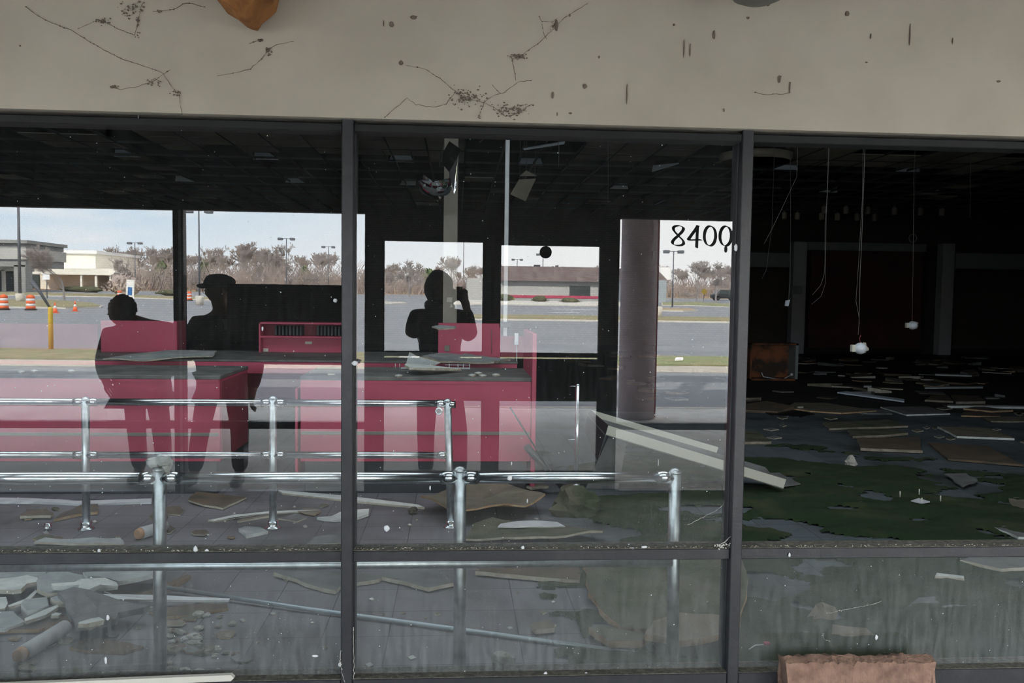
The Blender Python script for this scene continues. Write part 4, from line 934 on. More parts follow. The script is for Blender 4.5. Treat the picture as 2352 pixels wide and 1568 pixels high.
MB().tube([(PX(-360, 1097, YN), YN-0.02, zl-0.028), (nposts[-1][0]-0.02, YN-0.02, zl-0.028)], 0.021, 20).build('lower_rail', M['chromedirty'], h1)
cl = MB(); q = V((nposts[0][1], YN, nposts[0][2]+0.035)); cl.blob(q, (0.052, 0.045, 0.022), 5, 0.35, 16, 10, fr=2.5); cl.blob(q + V((0.03, 0, -0.02)), (0.02, 0.02, 0.022), 8, 0.3)
tag(cl.build('plaster_clump', M['plaster']), 'crumbly pale plaster clump sitting on top of the near handrail post', 'plaster')
YF = 2.42
fp = [(PX(198, 1200, YF), PX(196.5, 930, YF), P(196, 918, YF).z), (PX(627, 1200, YF), PX(627, 930, YF), P(627, 916, YF).z), (PX(1036, 1200, YF), PX(1028, 930, YF), P(1028, 922, YF).z)]
h2 = handrail('handrail', 'far chrome double handrail in front of the red counters', fp, YF, None, (P(600, 924.5, YF).z, P(600, 1044.5, YF).z), r=0.0255, rr_=0.0235, xl=PX(-300, 925, YF))
q = P(1028, 929, YF); MB().tube([q, q + V((0.055, 0, 0))], 0.024, 18).build('socket', M['chrome'], h2)
q = P(1008, 944, YF-0.03); o_ = MB().lathe([(0.026, -0.012), (0.026, 0.012), (0.015, 0.012), (0.015, -0.012), (0.026, -0.012)], q, 22, M=Matrix.Rotation(math.radians(90), 3, 'X')).build('end_ring', M['chrome'], h2)
# lone post and leaning tube on the right
YS = 3.5
sp_ = empty('stanchion_post', (P(1323, 1120, YS).x, YS, 0), 'lone slim chrome post with two short pins, right of the red counter', 'post')
x_ = P(1323, 1120, YS).x; zt = P(1323, 884, YS).z
MB().tube([(x_, YS, 0), (x_, YS, zt)], 0.0195, 18).lathe([(0.02, 0), (0.021, 0.004), (0, 0.012)], (x_, YS, zt), 18).build('post', M['chrome'], sp_)
for v_ in (887, 1009): zz_ = P(1323, v_, YS).z; MB().tube([(x_-0.07, YS, zz_), (x_, YS, zz_)], 0.004, 6).build('pin', M['chrome'], sp_)
mb = MB(); base_flange(mb, x_, YS, 0.05); mb.build('floor_flange', M['chromedirty'], sp_)
a, c = P(1210, 1026, 3.15), F(1296, 1122, 0.03)
tag(MB().tube([a, c], 0.028, 14).build('loose_tube', M['darkmetal']), 'dark loose tube leaning beside the right end of the red counter', 'tube')
a, c = P(1172, 936, 3.0), F(1294, 1130, 0.015)
tag(MB().tube([a, c], 0.006, 6).build('thin_rod', M['darkmetal']), 'thin dark rod leaning against the right red counter', 'rod')

# ------------------------------------------------------------------ checkout counters
def counter(name, label, x0, x1, y0, y1, zt, stripe=True, kick=0.26):
    o = empty(name, ((x0+x1)/2, y0, 0), label, 'counter')
    MB().bbox((x0, y0, kick), (x1, y1, zt-0.03), 0.004).build('cabinet', M['red'], o)
    MB().bbox((x0-0.004, y0-0.006, zt-0.03), (x1+0.004, y1+0.004, zt), 0.004, 0).build('counter_top', M['ctop'], o)
    MB().box((x0+0.01, y0-0.004, zt-0.052), (x1-0.01, y0, zt-0.03)).build('top_edge_trim', M['red'], o)
    MB().bbox((x0+0.03, y0+0.03, 0.0), (x1-0.03, y1-0.03, kick), 0.003).build('kick_base', M['kick'], o)
    if stripe:
        z = P((x0/(y0+3.2))*FPX+1050, 994, y0).z; MB().bbox((x0+0.005, y0-0.012, z-0.012), (x1-0.01, y0, z+0.014), 0.003).build('rub_strip', M['greystripe'], o)
    return o
YC = 3.37
zc = P(1000, 866, YC).z
cxl1 = P(505, 950, YC).x
c1 = counter('checkout_counter', 'left red checkout counter with grey top and dark open side', -7.5, cxl1, YC, YC+0.87, zc)
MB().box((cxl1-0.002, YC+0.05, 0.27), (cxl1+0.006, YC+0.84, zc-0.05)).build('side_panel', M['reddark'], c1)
cxl2, cxr2 = P(690, 950, YC).x, P(1220, 950, YC).x
c2 = counter('checkout_counter', 'right red checkout counter with a wire rack on its grey top', cxl2, cxr2, YC, YC+0.87, zc)
MB().bbox((P(677, 950, YC).x, YC+0.01, 0.1), (P(683, 950, YC).x, YC+0.7, zc-0.1), 0.003).build('end_panel', M['red'], c2)
ztp = P(1225, 766, YC).z
MB().bbox((cxr2, YC-0.02, 0.03), (cxr2+0.036, YC+0.86, ztp), 0.004).build('end_panel', M['red'], c2)
YR = 4.95; zrr = P(1000, 829.5, YR).z
c3 = empty('rear_counter', (0, YR, 0), 'long rear counter with red front edge behind both checkout counters', 'counter')
MB().bbox((-7.5, YR, zrr-0.135), (cxr2, YR+0.04, zrr-0.02), 0.004).build('front_fascia', M['red'], c3)
MB().bbox((-7.5, YR-0.005, zrr-0.02), (cxr2+0.004, YR+1.25, zrr), 0.003).build('counter_top', M['ctop'], c3)
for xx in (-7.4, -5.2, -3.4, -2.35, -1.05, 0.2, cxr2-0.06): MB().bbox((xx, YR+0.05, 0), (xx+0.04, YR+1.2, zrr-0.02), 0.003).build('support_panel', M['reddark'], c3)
MB().bbox((-7.4, YR+0.5, 0.5), (cxr2-0.02, YR+0.53, zrr-0.14), 0.003).build('modesty_panel', M['red'], c3)
MB().bbox((P(205, 843, YR).x, YR-0.03, P(300, 845, YR).z), (P(487, 843, YR).x, YR-0.006, P(300, 840, YR).z), 0.002).build('metal_edge_strip', M['white'], c3)
# units standing on the rear counter
def on_rear(u0, u1, v0, v1, Y):
    a, c = P(u0, v1, Y), P(u1, v0, Y); return a.x, c.x, c.z
Yu = YR+0.95
x0, x1, zt = on_rear(594.5, 799, 742, 820, Yu)
su = empty('red_shelf_unit', ((x0+x1)/2, Yu, zrr), 'red shelf unit with slotted openings standing on the rear counter', 'shelf')
th = 0.018
MB().bbox((x0, Yu, zrr), (x0+th, Yu+0.25, zt), 0.002).build('side_panel', M['red'], su); MB().bbox((x1-th, Yu, zrr), (x1, Yu+0.25, zt), 0.002).build('side_panel', M['red'], su)
MB().bbox((x0, Yu, zt-th), (x1, Yu+0.25, zt), 0.002).build('top_board', M['red'], su)
zm = P(700, 774, Yu).z; MB().bbox((x0+th, Yu, zm-th*0.6), (x1-th, Yu+0.23, zm+th*0.5), 0.002).build('shelf', M['red'], su)
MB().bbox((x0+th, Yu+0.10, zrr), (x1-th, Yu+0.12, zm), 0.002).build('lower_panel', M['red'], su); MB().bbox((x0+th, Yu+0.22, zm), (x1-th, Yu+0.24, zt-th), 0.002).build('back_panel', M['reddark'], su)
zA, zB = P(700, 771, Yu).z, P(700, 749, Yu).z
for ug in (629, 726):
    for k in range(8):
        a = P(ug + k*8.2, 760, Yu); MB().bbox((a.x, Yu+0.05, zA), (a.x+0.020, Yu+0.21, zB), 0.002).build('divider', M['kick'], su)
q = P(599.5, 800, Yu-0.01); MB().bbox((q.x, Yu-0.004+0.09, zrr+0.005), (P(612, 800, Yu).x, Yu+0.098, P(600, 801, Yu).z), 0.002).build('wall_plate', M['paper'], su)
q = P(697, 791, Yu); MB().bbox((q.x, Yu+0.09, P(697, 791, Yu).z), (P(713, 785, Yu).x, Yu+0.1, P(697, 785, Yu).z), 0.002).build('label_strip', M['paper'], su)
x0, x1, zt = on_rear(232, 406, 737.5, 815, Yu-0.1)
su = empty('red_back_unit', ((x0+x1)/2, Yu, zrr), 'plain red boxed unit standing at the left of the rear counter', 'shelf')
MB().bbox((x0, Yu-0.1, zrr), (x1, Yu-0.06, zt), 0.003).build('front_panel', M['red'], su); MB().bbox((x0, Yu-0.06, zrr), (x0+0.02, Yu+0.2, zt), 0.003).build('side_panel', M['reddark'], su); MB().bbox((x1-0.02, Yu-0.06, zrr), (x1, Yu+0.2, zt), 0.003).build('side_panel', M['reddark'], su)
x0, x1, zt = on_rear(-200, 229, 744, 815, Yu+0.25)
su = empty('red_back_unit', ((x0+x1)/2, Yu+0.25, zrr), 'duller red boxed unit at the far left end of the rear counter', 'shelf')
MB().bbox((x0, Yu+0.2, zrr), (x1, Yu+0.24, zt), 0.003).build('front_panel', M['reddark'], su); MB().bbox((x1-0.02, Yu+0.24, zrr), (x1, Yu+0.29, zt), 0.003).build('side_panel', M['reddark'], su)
Yd = YR+0.55
x0, x1, zt = on_rear(1006, 1150, 743, 820, Yd); xr_ = P(1213, 780, Yd).x
du = empty('red_divider_screen', ((x0+x1)/2, Yd, zrr), 'tall red divider screen above the right checkout counter', 'screen')
MB().bbox((x0, Yd, zrr), (x1, Yd+0.03, zt), 0.003).build('main_panel', M['red'], du)
MB().bbox((x1, Yd+0.02, zrr), (xr_, Yd+0.035, P(1180, 772, Yd).z), 0.003).build('lower_wing', M['reddark'], du)
MB().bbox((P(1148, 746, Yd).x, Yd-0.02, P(1160, 752, Yd).z), (P(1173, 746, Yd).x, Yd+0.04, P(1160, 740, Yd).z), 0.003).build('bracket', M['kick'], du)
MB().bbox((P(1021, 801, Yd).x, Yd-0.01, P(1021, 806, Yd).z), (P(1033, 793, Yd).x, Yd, P(1021, 793, Yd).z), 0.002).build('socket_plate', M['greystripe'], du)
MB().tube([P(1129, 757, Yd-0.01), P(1129, 812, Yd-0.01)], 0.003, 6).build('thin_channel', M['greystripe'], du)
MB().bbox((P(1182, 765, Yd-0.05).x, Yd-0.05, P(1186, 792, Yd-0.05).z), (P(1191, 765, Yd-0.05).x, Yd-0.03, P(1186, 765, Yd-0.05).z), 0.002).tube([P(1187, 790, Yd-0.04), P(1187, 845, Yd-0.3)], 0.005, 6).build('card_holder', M['white'], du)
# column with the broken dome mirror and the power pole
Ycol = 6.35; a, c = P(1018, 600, Ycol), P(1050.5, 600, Ycol)
co = empty('steel_column', ((a.x+c.x)/2, Ycol, 0), 'beige square column rising behind the red divider screen', 'column')
MB().bbox((a.x, Ycol, 0), (c.x, Ycol+0.16, ZR), 0.006).build('shaft', M['beige'], co)
MB().prism([P(1027, 683, Ycol-0.004), P(1039, 683, Ycol-0.004), P(1038, 694, Ycol-0.004), P(1026, 693, Ycol-0.004)], (0, -0.003, 0)).build('torn_paper', M['paper'], co)
MB().prism([P(1036, 696, Ycol-0.004), P(1041, 705, Ycol-0.004), P(1033, 706, Ycol-0.004)], (0, -0.003, 0)).build('torn_paper', M['paper'], co)
Yp = YR+0.6
a, c = P(1157.5, 600, Yp), P(1167, 600, Yp)
tag(MB().bbox((a.x, Yp-0.02, zrr), (c.x, Yp+0.02, ZR), 0.004).build('power_pole', M['white']), 'slim pale service pole running from the rear counter to the ceiling', 'pole')
Ym = Ycol-0.42; q = P(1004, 402, Ym)
mo = empty('dome_mirror', q, 'broken hanging security mirror half covering the beige column', 'mirror')
def cap_part(rad, a0, a1, t0, t1, m_, nm, c, tilt, n=18, mm=8, jag=0.0):
    b = MB(); vs = []; rnd = random.Random(7)
    for i in range(mm+1):
        th = math.radians(t0 + (t1-t0)*i/mm)
        for k in range(n+1):
            ph = math.radians(a0 + (a1-a0)*k/n); jj = 1 + (rnd.uniform(-jag, jag) if (i == mm or k in (0, n)) else 0)
            d = V((math.sin(th*jj)*math.cos(ph), -math.cos(th*jj), math.sin(th*jj)*math.sin(ph)))*rad; d = tilt @ d; vs.append(c + d)
    for (off, rev) in ((0, False), (1, True)): pass
    k_ = len(vs); vs += [v_ + (tilt @ V((0, 0.006, 0))) for v_ in vs]
    fs = [(i*(n+1)+k, i*(n+1)+k+1, (i+1)*(n+1)+k+1, (i+1)*(n+1)+k) for i in range(mm) for k in range(n)]
    b.add(vs, fs + [tuple(j+k_ for j in f[::-1]) for f in fs], 0, True); return b.build(nm, m_, mo)
mirror_m = mat('mirror_plastic', (0.75, 0.76, 0.78), 0.03, 1.0, bump=0.12, bscale=9)
tl_ = Matrix.Rotation(math.radians(18), 3, 'X') @ Matrix.Rotation(math.radians(-8), 3, 'Z')
cap_part(0.30, 150, 372, 2, 44, mirror_m, 'dome_shell', q + V((0, 0.26, 0.02)), tl_, jag=0.12)
q2 = P(1036, 385, Ym-0.02)
b = MB(); pts = [P(u, v, Ym+dy) for u, v, dy in ((1016, 352, 0.02), (1032, 324, 0.06), (1059, 343, 0.0), (1052, 358, -0.05), (1047, 440, -0.03), (1043, 445, 0), (1033, 420, -0.05), (1032, 395, -0.06), (1015, 375, -0.02))]
b.prism(pts, (0, 0.008, 0)); b.build('torn_flap', mirror_m, mo)
MB().tube([q + V((0.02, 0.1, 0.1)), V((q.x+0.05, Ycol, P(1030, 330, Ycol).z))], 0.008, 6).build('hanger', M['darkmetal'], mo)

# wire rack and tile scraps on the counters
Yk = YC+0.66
wr = empty('wire_rack', (P(990, 845, Yk).x, Yk, zc), 'small white wire rack with upright prongs on the right checkout counter', 'rack')
a, c = P(920, 846, Yk), P(1080, 846, Yk)
b = MB(); b.tube([(a.x, Yk, zc+0.008), (c.x, Yk, zc+0.008)], 0.004, 6); b.tube([(a.x, Yk+0.09, zc+0.008), (c.x, Yk+0.09, zc+0.008)], 0.004, 6); b.build('base_wires', M['white'], wr)
for u in (908, 918, 931, 953, 966, 989, 1032, 1052, 1064, 1079):
    x = P(u, 846, Yk).x; MB().tube([(x, Yk, zc+0.008), (x, Yk, zc+0.050)], 0.0032, 5).build('prong', M['white'], wr)
MB().tube([(P(1022, 846, Yk).x, Yk, zc+0.042), (c.x, Yk, zc+0.042)], 0.003, 5).build('top_wire', M['white'], wr)

rs_ = random.Random(77)
def rough(poly, n=3, amp=0.012, seed=1):
    r = random.Random(seed); out = []
    for i in range(len(poly)):
        a, c = poly[i], poly[(i+1) % len(poly)]; e_ = c-a; pr = V((-e_.y, e_.x, 0)); 
        if pr.length > 0: pr.normalize()
        out.append(a)
        k = max(1, min(n+2, int(e_.length/0.07)))
        for j in range(1, k): out.append(a + e_*(j/k + r.uniform(-.15, .15)/k) + pr*r.uniform(-amp, amp))
    return out
def slab(name, label, px, m_, me, th=0.018, z=0.0, tilt=0.0, amp=0.010, cat=None, group=None, seed=None, warp=0.0):
    seed = seed if seed is not None else int(px[0][0]*7+px[0][1]) % 9973
    pts = rough([F(u, v, z + th) for u, v in px], amp=amp, seed=seed)
    c = sum(pts, V())/len(pts); r = random.Random(seed); an = r.uniform(0, 6.28); td = V((math.cos(an), math.sin(an), 0))
    rad = max((q-c).length for q in pts) or 1
    b = MB(); n = len(pts); top = []; bot = []
    for q in pts:
        hgt = tilt*(0.5+0.5*(q-c).dot(td)/rad) + warp*(0.5+mnoise.noise(q*3.0))
        top.append(V((q.x, q.y, z + th + hgt))); bot.append(V((q.x + r.uniform(-.004, .004), q.y + r.uniform(-.004, .004), z + hgt*0.98 + 0.001)))
    ct = V((c.x, c.y, z+th+tilt*0.5+warp*(0.6+mnoise.noise(c*3)))); cb_ = V((c.x, c.y, z+0.001))
    # inner ring gives the face some relief
    mid = [ct.lerp(q, 0.55) + V((0, 0, warp*0.5*mnoise.noise(q*5))) for q in top]
    vs = top + mid + [ct] + bot + [cb_]; fs = []; ms = []
    ar = sum((pts[i].x*pts[(i+1) % n].y - pts[(i+1) % n].x*pts[i].y) for i in range(n))
    for i in range(n):
        j = (i+1) % n
        L_ = [((i, j, n+j, n+i), 0), ((n+i, n+j, 2*n), 0), ((2*n+1+i, 2*n+1+j, j, i), 1), ((2*n+1+j, 2*n+1+i, 3*n+1), 1)]
        for f, k in L_: fs.append(f if ar > 0 else f[::-1]); ms.append(k)
    o_ = len(b.v); b.v += [tuple(q) for q in vs]; b.f += [list(f) for f in fs]; b.m += ms; b.sm += [False]*len(fs)
    ob = b.build(name, [m_, me]); tag(ob, label, cat or name.replace('_', ' ').split(' ')[-1], group); return ob
ET, EB = M['edge'], M['edgebrown']
TP, TG, TT, TB, TM, TS = M['plaster'], M['plastergrey'], M['tiletan'], M['tilebrown'], M['tilegreen'], M['tilegrey']
zr_ = zrr
slab('ceiling_tile_scrap', 'long pale tile scrap lying across the left part of the rear counter', [(236, 825), (300, 817), (380, 812), (440, 811), (497, 813), (488, 820), (420, 824), (330, 829)], TG, ET, 0.012, zr_, 0.02, warp=0.02)
slab('ceiling_tile_scrap', 'wide torn tile scrap on the rear counter below the divider screen', [(968, 826), (1000, 816), (1060, 813), (1095, 822), (1172, 829), (1135, 836), (1070, 833), (1010, 833)], TG, ET, 0.02, zr_, 0.02, warp=0.03)
slab('ceiling_tile_scrap', 'small torn scrap balanced on top of the red divider screen', [(992, 749), (1010, 746), (1048, 749), (1046, 752), (1010, 754)], TG, ET, 0.015, P(1020, 743, Yd).z, 0.0)
slab('ceiling_tile_scrap', 'pale triangular tile piece on the counter, broad end at the left of the wire rack', [(929, 851), (936, 846), (1010, 847), (1060, 849), (1000, 856), (940, 857)], TP, ET, 0.02, zc, 0.05, warp=0.02)
b = MB(); b.prism([P(930, 845, Yk-0.04), P(940, 809, Yk+0.08), P(957, 818, Yk+0.08), P(1012, 833, Yk+0.05), P(1000, 838, Yk), P(960, 841, Yk-0.02)], (0, 0.014, 0.004), 0, 1)
tag(b.build('ceiling_tile_scrap', [TG, ET]), 'grey tile scrap standing on edge against the wire rack', 'scrap')
for k, (u, v) in enumerate(((907, 861), (1075, 860), (1100, 861), (1130, 859), (40, 852), (70, 850), (155, 850), (1090, 855))):
    slab('plaster_crumb', 'small pale plaster crumb on the grey top of a checkout counter', [(u, v), (u+9, v-2), (u+18, v), (u+8, v+3)], TP, ET, 0.012, zc, group='plaster crumbs on the counter tops', cat='crumb')

# ------------------------------------------------------------------ fallen light trough at the right of the middle pane
def beam_px(u0, v0, z0, u1, v1, z1): return F(u0, v0, z0), F(u1, v1, z1)
ft = empty('fallen_light_trough', (2.0, 3.6, 0), 'fallen pale light trough with a rusty end slanting down onto the moss', 'light fixture')
Yb = 3.45
def flange(ua, va, ub, vb, Ya, Yb_, wpx, nm, m_):
    A, B = P(ua, va, Ya), P(ub, vb, Yb_); d = (B-A).normalized(); up = V((0, 0, 1)); n_ = (up - d*up.dot(d)).normalized(); h_ = wpx/FPX*(Ya+3.2)
    y_ = V((0, 1, 0)); y_ = (y_ - d*y_.dot(d)).normalized()*0.012
    MB().prism([A, A + d*0.004 - n_*h_, B - n_*h_, B], y_).build(nm, m_, ft); return A, B, n_, h_
A1, B1, n1, hh1 = flange(1397, 977, 1806, 1101, 3.35, 3.30, 24, 'front_flange', M['trough'])
A2, B2, n2, hh2 = flange(1354, 940, 1650, 1027, 3.75, 3.70, 15, 'rear_flange', M['trough'])
MB().add([A1 - n1*hh1, B1 - n1*hh1, B2 - n2*hh2 + (B2-A2)*0.38, A2 - n2*hh2, A1 - n1*hh1*0.9, B1 - n1*hh1*0.9, B2 - n2*hh2*0.9 + (B2-A2)*0.38, A2 - n2*hh2*0.9], [(3,2,1,0),(4,5,6,7),(0,1,5,4),(1,2,6,5),(2,3,7,6),(3,0,4,7)]).build('pan', M['tilegrey'], ft)
MB().prism([A1, A2, A2 - n2*hh2*3.2, A1 - n1*hh1*3.6], (0.006, 0, 0)).build('end_plate', M['darkmetal'], ft)
b = MB(); b.prism([F(1345, 1122, 0.0), F(1420, 1122, 0.0), P(1440, 1010, 3.4), P(1405, 985, 3.4)], (0, 0.02, 0)); tag(b.build('leaning_board', TS), 'dark board propping up the rusty end of the fallen light trough', 'board')

# ------------------------------------------------------------------ floor debris, listed from the nearest panes to the deep store
C_ = 'ceiling tile'
slab('plaster_shard', 'grey plaster slab in the heap at the lower left, farthest back', [(-30, 1316), (30, 1310), (108, 1312), (90, 1335), (40, 1330), (-30, 1336)], TG, ET, 0.02, 0, warp=0.02)
slab('plaster_shard', 'bright white broken plaster plate at the left edge of the lower left pane', [(-40, 1333), (35, 1331), (62, 1327), (86, 1334), (90, 1346), (62, 1352), (48, 1366), (28, 1369), (-40, 1366)], TP, ET, 0.022, 0.02, 0.02, warp=0.02)
slab('plaster_shard', 'grey leaning plaster slab right of the bright white plate', [(84, 1350), (112, 1328), (138, 1318), (200, 1330), (188, 1362), (110, 1376), (86, 1368)], TG, ET, 0.02, 0.01, 0.03, warp=0.02)
slab('plaster_shard', 'long grey slab with a pale broken lower edge behind the near post', [(190, 1318), (280, 1312), (356, 1314), (352, 1330), (272, 1346), (232, 1334), (195, 1330)], TG, TP, 0.025, 0.03, 0.02, warp=0.02)
slab('plaster_shard', 'pale curved plaster edge in the middle of the lower left heap', [(118, 1352), (172, 1349), (186, 1341), (240, 1334), (268, 1346), (272, 1356), (235, 1352), (196, 1372), (180, 1366), (182, 1357), (122, 1358)], TP, TP, 0.02, 0.05, 0.02, warp=0.02)
slab('plaster_shard', 'dark grey broken slab below the curved plaster edge', [(116, 1372), (140, 1364), (180, 1358), (194, 1370), (176, 1382), (128, 1380)], TG, ET, 0.03, 0.03, 0.0)
slab('plaster_shard', 'small white plaster chip beside the thin white channel', [(170, 1374), (180, 1368), (205, 1372), (214, 1377), (196, 1384), (176, 1380)], TP, ET, 0.022, 0.055)
slab('plaster_shard', 'white plaster piece at the left edge above the wide pale plate', [(-30, 1372), (14, 1370), (18, 1384), (12, 1396), (-30, 1404)], TP, ET, 0.025, 0.02)
slab('plaster_strip', 'pale slanting plaster strip next to the bright white plate', [(18, 1390), (60, 1374), (82, 1354), (86, 1358), (66, 1380), (22, 1393)], TP, ET, 0.015, 0.03, cat='plaster strip')
slab('plaster_shard', 'thick plaster block with ragged white lower edge in the lower left heap', [(48, 1386), (56, 1376), (108, 1370), (112, 1390), (90, 1398), (62, 1402)], TG, TP, 0.05, 0.0)
slab('plaster_shard', 'wide pale flat plate at the left edge of the lower left pane', [(-30, 1408), (30, 1407), (40, 1416), (57, 1428), (30, 1438), (10, 1444), (-30, 1444)], TG, TP, 0.018, 0.015, 0.01)
slab('plaster_strip', 'narrow white plaster strip rising toward the crumpled sheet', [(56, 1420), (100, 1400), (132, 1388), (134, 1393), (104, 1412), (58, 1426)], TP, ET, 0.018, 0.035, cat='plaster strip')
slab('plaster_shard', 'small white plaster chip above the narrow strip', [(118, 1410), (128, 1406), (142, 1408), (134, 1413), (120, 1413)], TP, ET, 0.015, 0.03)
slab('wet_board', 'long brown board under the heap at the lower left', [(-40, 1438), (60, 1424), (150, 1412), (160, 1424), (90, 1448), (-40, 1452)], TB, EB, 0.015, 0.0, 0.01, cat='board')
slab('crumpled_sheet', 'grey crumpled plastic sheet in the lower left pane', [(132, 1386), (170, 1380), (235, 1390), (305, 1402), (345, 1406), (330, 1413), (272, 1425), (268, 1438), (230, 1448), (200, 1458), (172, 1450), (168, 1430), (152, 1412)], TS, M['tilegrey'], 0.03, 0.02, 0.04, amp=0.015, warp=0.05, cat='sheet')
slab('plaster_shard', 'light plaster lump on the front of the crumpled sheet', [(182, 1438), (208, 1426), (228, 1424), (240, 1440), (200, 1450), (180, 1446)], TP, ET, 0.02, 0.07, 0.02, warp=0.02)
slab('wet_board', 'brown soggy board behind the near post in the lower left pane', [(345, 1402), (400, 1392), (455, 1384), (522, 1386), (524, 1396), (430, 1412), (360, 1416)], TB, EB, 0.015, 0.0, cat='board')
slab('wet_board', 'thin brown board low in the lower left pane', [(160, 1486), (200, 1462), (290, 1474), (330, 1484), (285, 1498), (200, 1494)], TB, EB, 0.012, 0.0, cat='board')
slab('wet_board', 'brown splintered strip behind the near post top end', [(300, 1366), (350, 1352), (430, 1318), (440, 1322), (390, 1348), (330, 1370)], TB, EB, 0.02, 0.0, cat='board')
def roll(a, c, r, name, label, m1, m2, cat):
    d = (c-a).normalized(); o = empty(name, a, label, cat)
    MB().tube([a, c], r, 24).build('wrap', m1, o); pr = [a - d*0.012, a + d*0.001]
    MB().tube([a - d*0.03, a - d*0.01, a + d*0.01], [r*0.80, r*0.93, r*0.97], 18).build('torn_end', m2, o); return o
roll(F(52, 1500, 0.045), F(150, 1440, 0.048), 0.033, 'cardboard_tube', 'grey cardboard tube with a torn brown end at the lower left', M['tubewhite'], M['card'], 'tube')
roll(F(324, 1224, 0.04), F(380, 1208, 0.04), 0.038, 'cardboard_tube', 'pale cardboard tube half hidden behind the near handrail post', M['tubewhite'], M['card'], 'tube')
a, c = F(212, 1378, 0.055), F(528, 1383, 0.02)
o = empty('metal_channel', a, 'thin white metal channel lying behind the near post', 'channel')
MB().prism([F(212, 1381, 0.05), F(240, 1369, 0.06), F(350, 1371, 0.04), F(528, 1379, 0.02), F(526, 1383, 0.015), F(350, 1382, 0.03), F(240, 1381, 0.045)], (0, 0, 0.012)).build('channel_body', M['white'], o)
MB().tube([F(240, 1359, 0.08), F(255, 1364, 0.06), F(285, 1384, 0.03), F(320, 1394, 0.02), F(352, 1394, 0.02)], 0.0028, 6).build('loose_wire', M['white'], o)
tag(MB().tube([F(382, 1349, 0.03), F(700, 1397, 0.02), F(960, 1432, 0.015), F(1470, 1502, 0.012)], 0.0115, 12).build('conduit_pipe', M['pipe']), 'long thin galvanised conduit lying diagonally across the floor', 'pipe')
TRI = 'broken tile showing its pale edge, '
slab('broken_tile', 'grey triangular tile split by the left mullion in the lower panes', [(628, 1317), (700, 1314), (790, 1316), (880, 1322), (872, 1330), (785, 1342), (772, 1357), (700, 1340)], TS, M['edge'], 0.022, 0, 0.01, cat='tile')
slab('broken_tile', 'grey pointed tile just right of the triangular tile', [(876, 1326), (888, 1303), (1000, 1302), (1022, 1320), (1041, 1340), (985, 1353), (930, 1338)], TS, M['edge'], 0.022, 0, 0.01, cat='tile')
slab('broken_tile', 'brown tile with a straight pale edge right of the middle near post', [(1092, 1315), (1100, 1296), (1350, 1294), (1340, 1310), (1330, 1334), (1210, 1325)], TB, M['edge'], 0.024, 0, 0.012, amp=0.004, cat='tile')
slab('mossy_mat', 'big lifted mossy mat with a curled brown edge in the lower middle pane', [(1342, 1296), (1500, 1292), (1700, 1292), (1718, 1340), (1700, 1440), (1600, 1448), (1470, 1446), (1430, 1442), (1380, 1410), (1352, 1372), (1346, 1340)], TM, EB, 0.030, 0, 0.02, warp=0.03, cat='mat')
slab('stone_slab', 'rounded brown slab at the foot of the mossy mat', [(1480, 1470), (1500, 1428), (1560, 1414), (1640, 1424), (1690, 1440), (1660, 1470), (1560, 1482)], TT, EB, 0.03, 0.03, 0.02, warp=0.03, cat='slab')
slab('stone_slab', 'mossy lumpy slab left of the rounded brown slab', [(1352, 1452), (1380, 1444), (1440, 1450), (1500, 1462), (1470, 1484), (1400, 1486)], TM, EB, 0.03, 0, 0.02, warp=0.02, cat='slab')
slab('broken_tile', 'small brown broken tile bit above the end of the conduit', [(1218, 1438), (1226, 1430), (1262, 1424), (1274, 1438), (1272, 1446), (1230, 1450)], TT, ET, 0.022, 0, 0.01, cat='tile')
def rock(name, label, u, v, rpx, m_, asp=(1, 0.8, 0.75), z=None, seed=1, cat='stone'):
    q = F(u, v, 0); d = q.y+3.2; r = rpx/FPX*d; c = V((q.x, q.y, r*asp[2]*0.75)) if z is None else V((q.x, q.y, z))
    return tag(MB().blob(c, (r*asp[0], r*asp[1], r*asp[2]), seed, 0.30, 12, 9, fr=1.6, smooth=False).build(name, m_), label, cat)
rock('stone', 'grey stone chunk standing low in the middle pane near the second near post', 1156, 1538, 30, M['stone'], (1, 0.7, 0.8), seed=4)
b = MB(); b.prism([F(1853, 1437, 0), F(1880, 1398, 0.03), F(1893, 1392, 0.06), F(1924, 1404, 0.05), F(1922, 1420, 0.02), F(1890, 1428, 0.0)], (0.0, 0.03, 0.012)); tag(b.build('tile_wedge', TT), 'brown pointed tile wedge propped on the moss in the lower right pane', 'tile')
slab('broken_tile', 'square mossy tile left of the foam block in the lower right pane', [(1798, 1486), (1800, 1448), (1862, 1450), (1866, 1484)], TM, ET, 0.02, 0, cat='tile')
slab('broken_tile', 'brownish tile between the wedge and the square mossy tile', [(1900, 1470), (1912, 1436), (1990, 1446), (2010, 1462), (1960, 1476)], TT, ET, 0.02, 0, 0.01, cat='tile')
slab('broken_tile', 'grey tile above the right half of the foam block', [(2030, 1500), (2050, 1456), (2110, 1456), (2128, 1478), (2110, 1504)], TS, ET, 0.02, 0, 0.01, cat='tile')
slab('broken_tile', 'pale grey tile farther right above the foam block', [(2124, 1492), (2130, 1460), (2200, 1462), (2206, 1490)], TS, ET, 0.018, 0, cat='tile')
slab('tile_patch', 'bare slate tiles showing through the moss at the lower right', [(2085, 1392), (2110, 1372), (2180, 1364), (2256, 1372), (2260, 1388), (2170, 1394)], TS, TS, 0.006, 0.02, cat='tile')
slab('plaster_strip', 'short pale strip on the moss at the upper right of the lower right pane', [(2148, 1322), (2152, 1315), (2214, 1322), (2214, 1328)], TP, ET, 0.02, 0.02, cat='plaster strip')
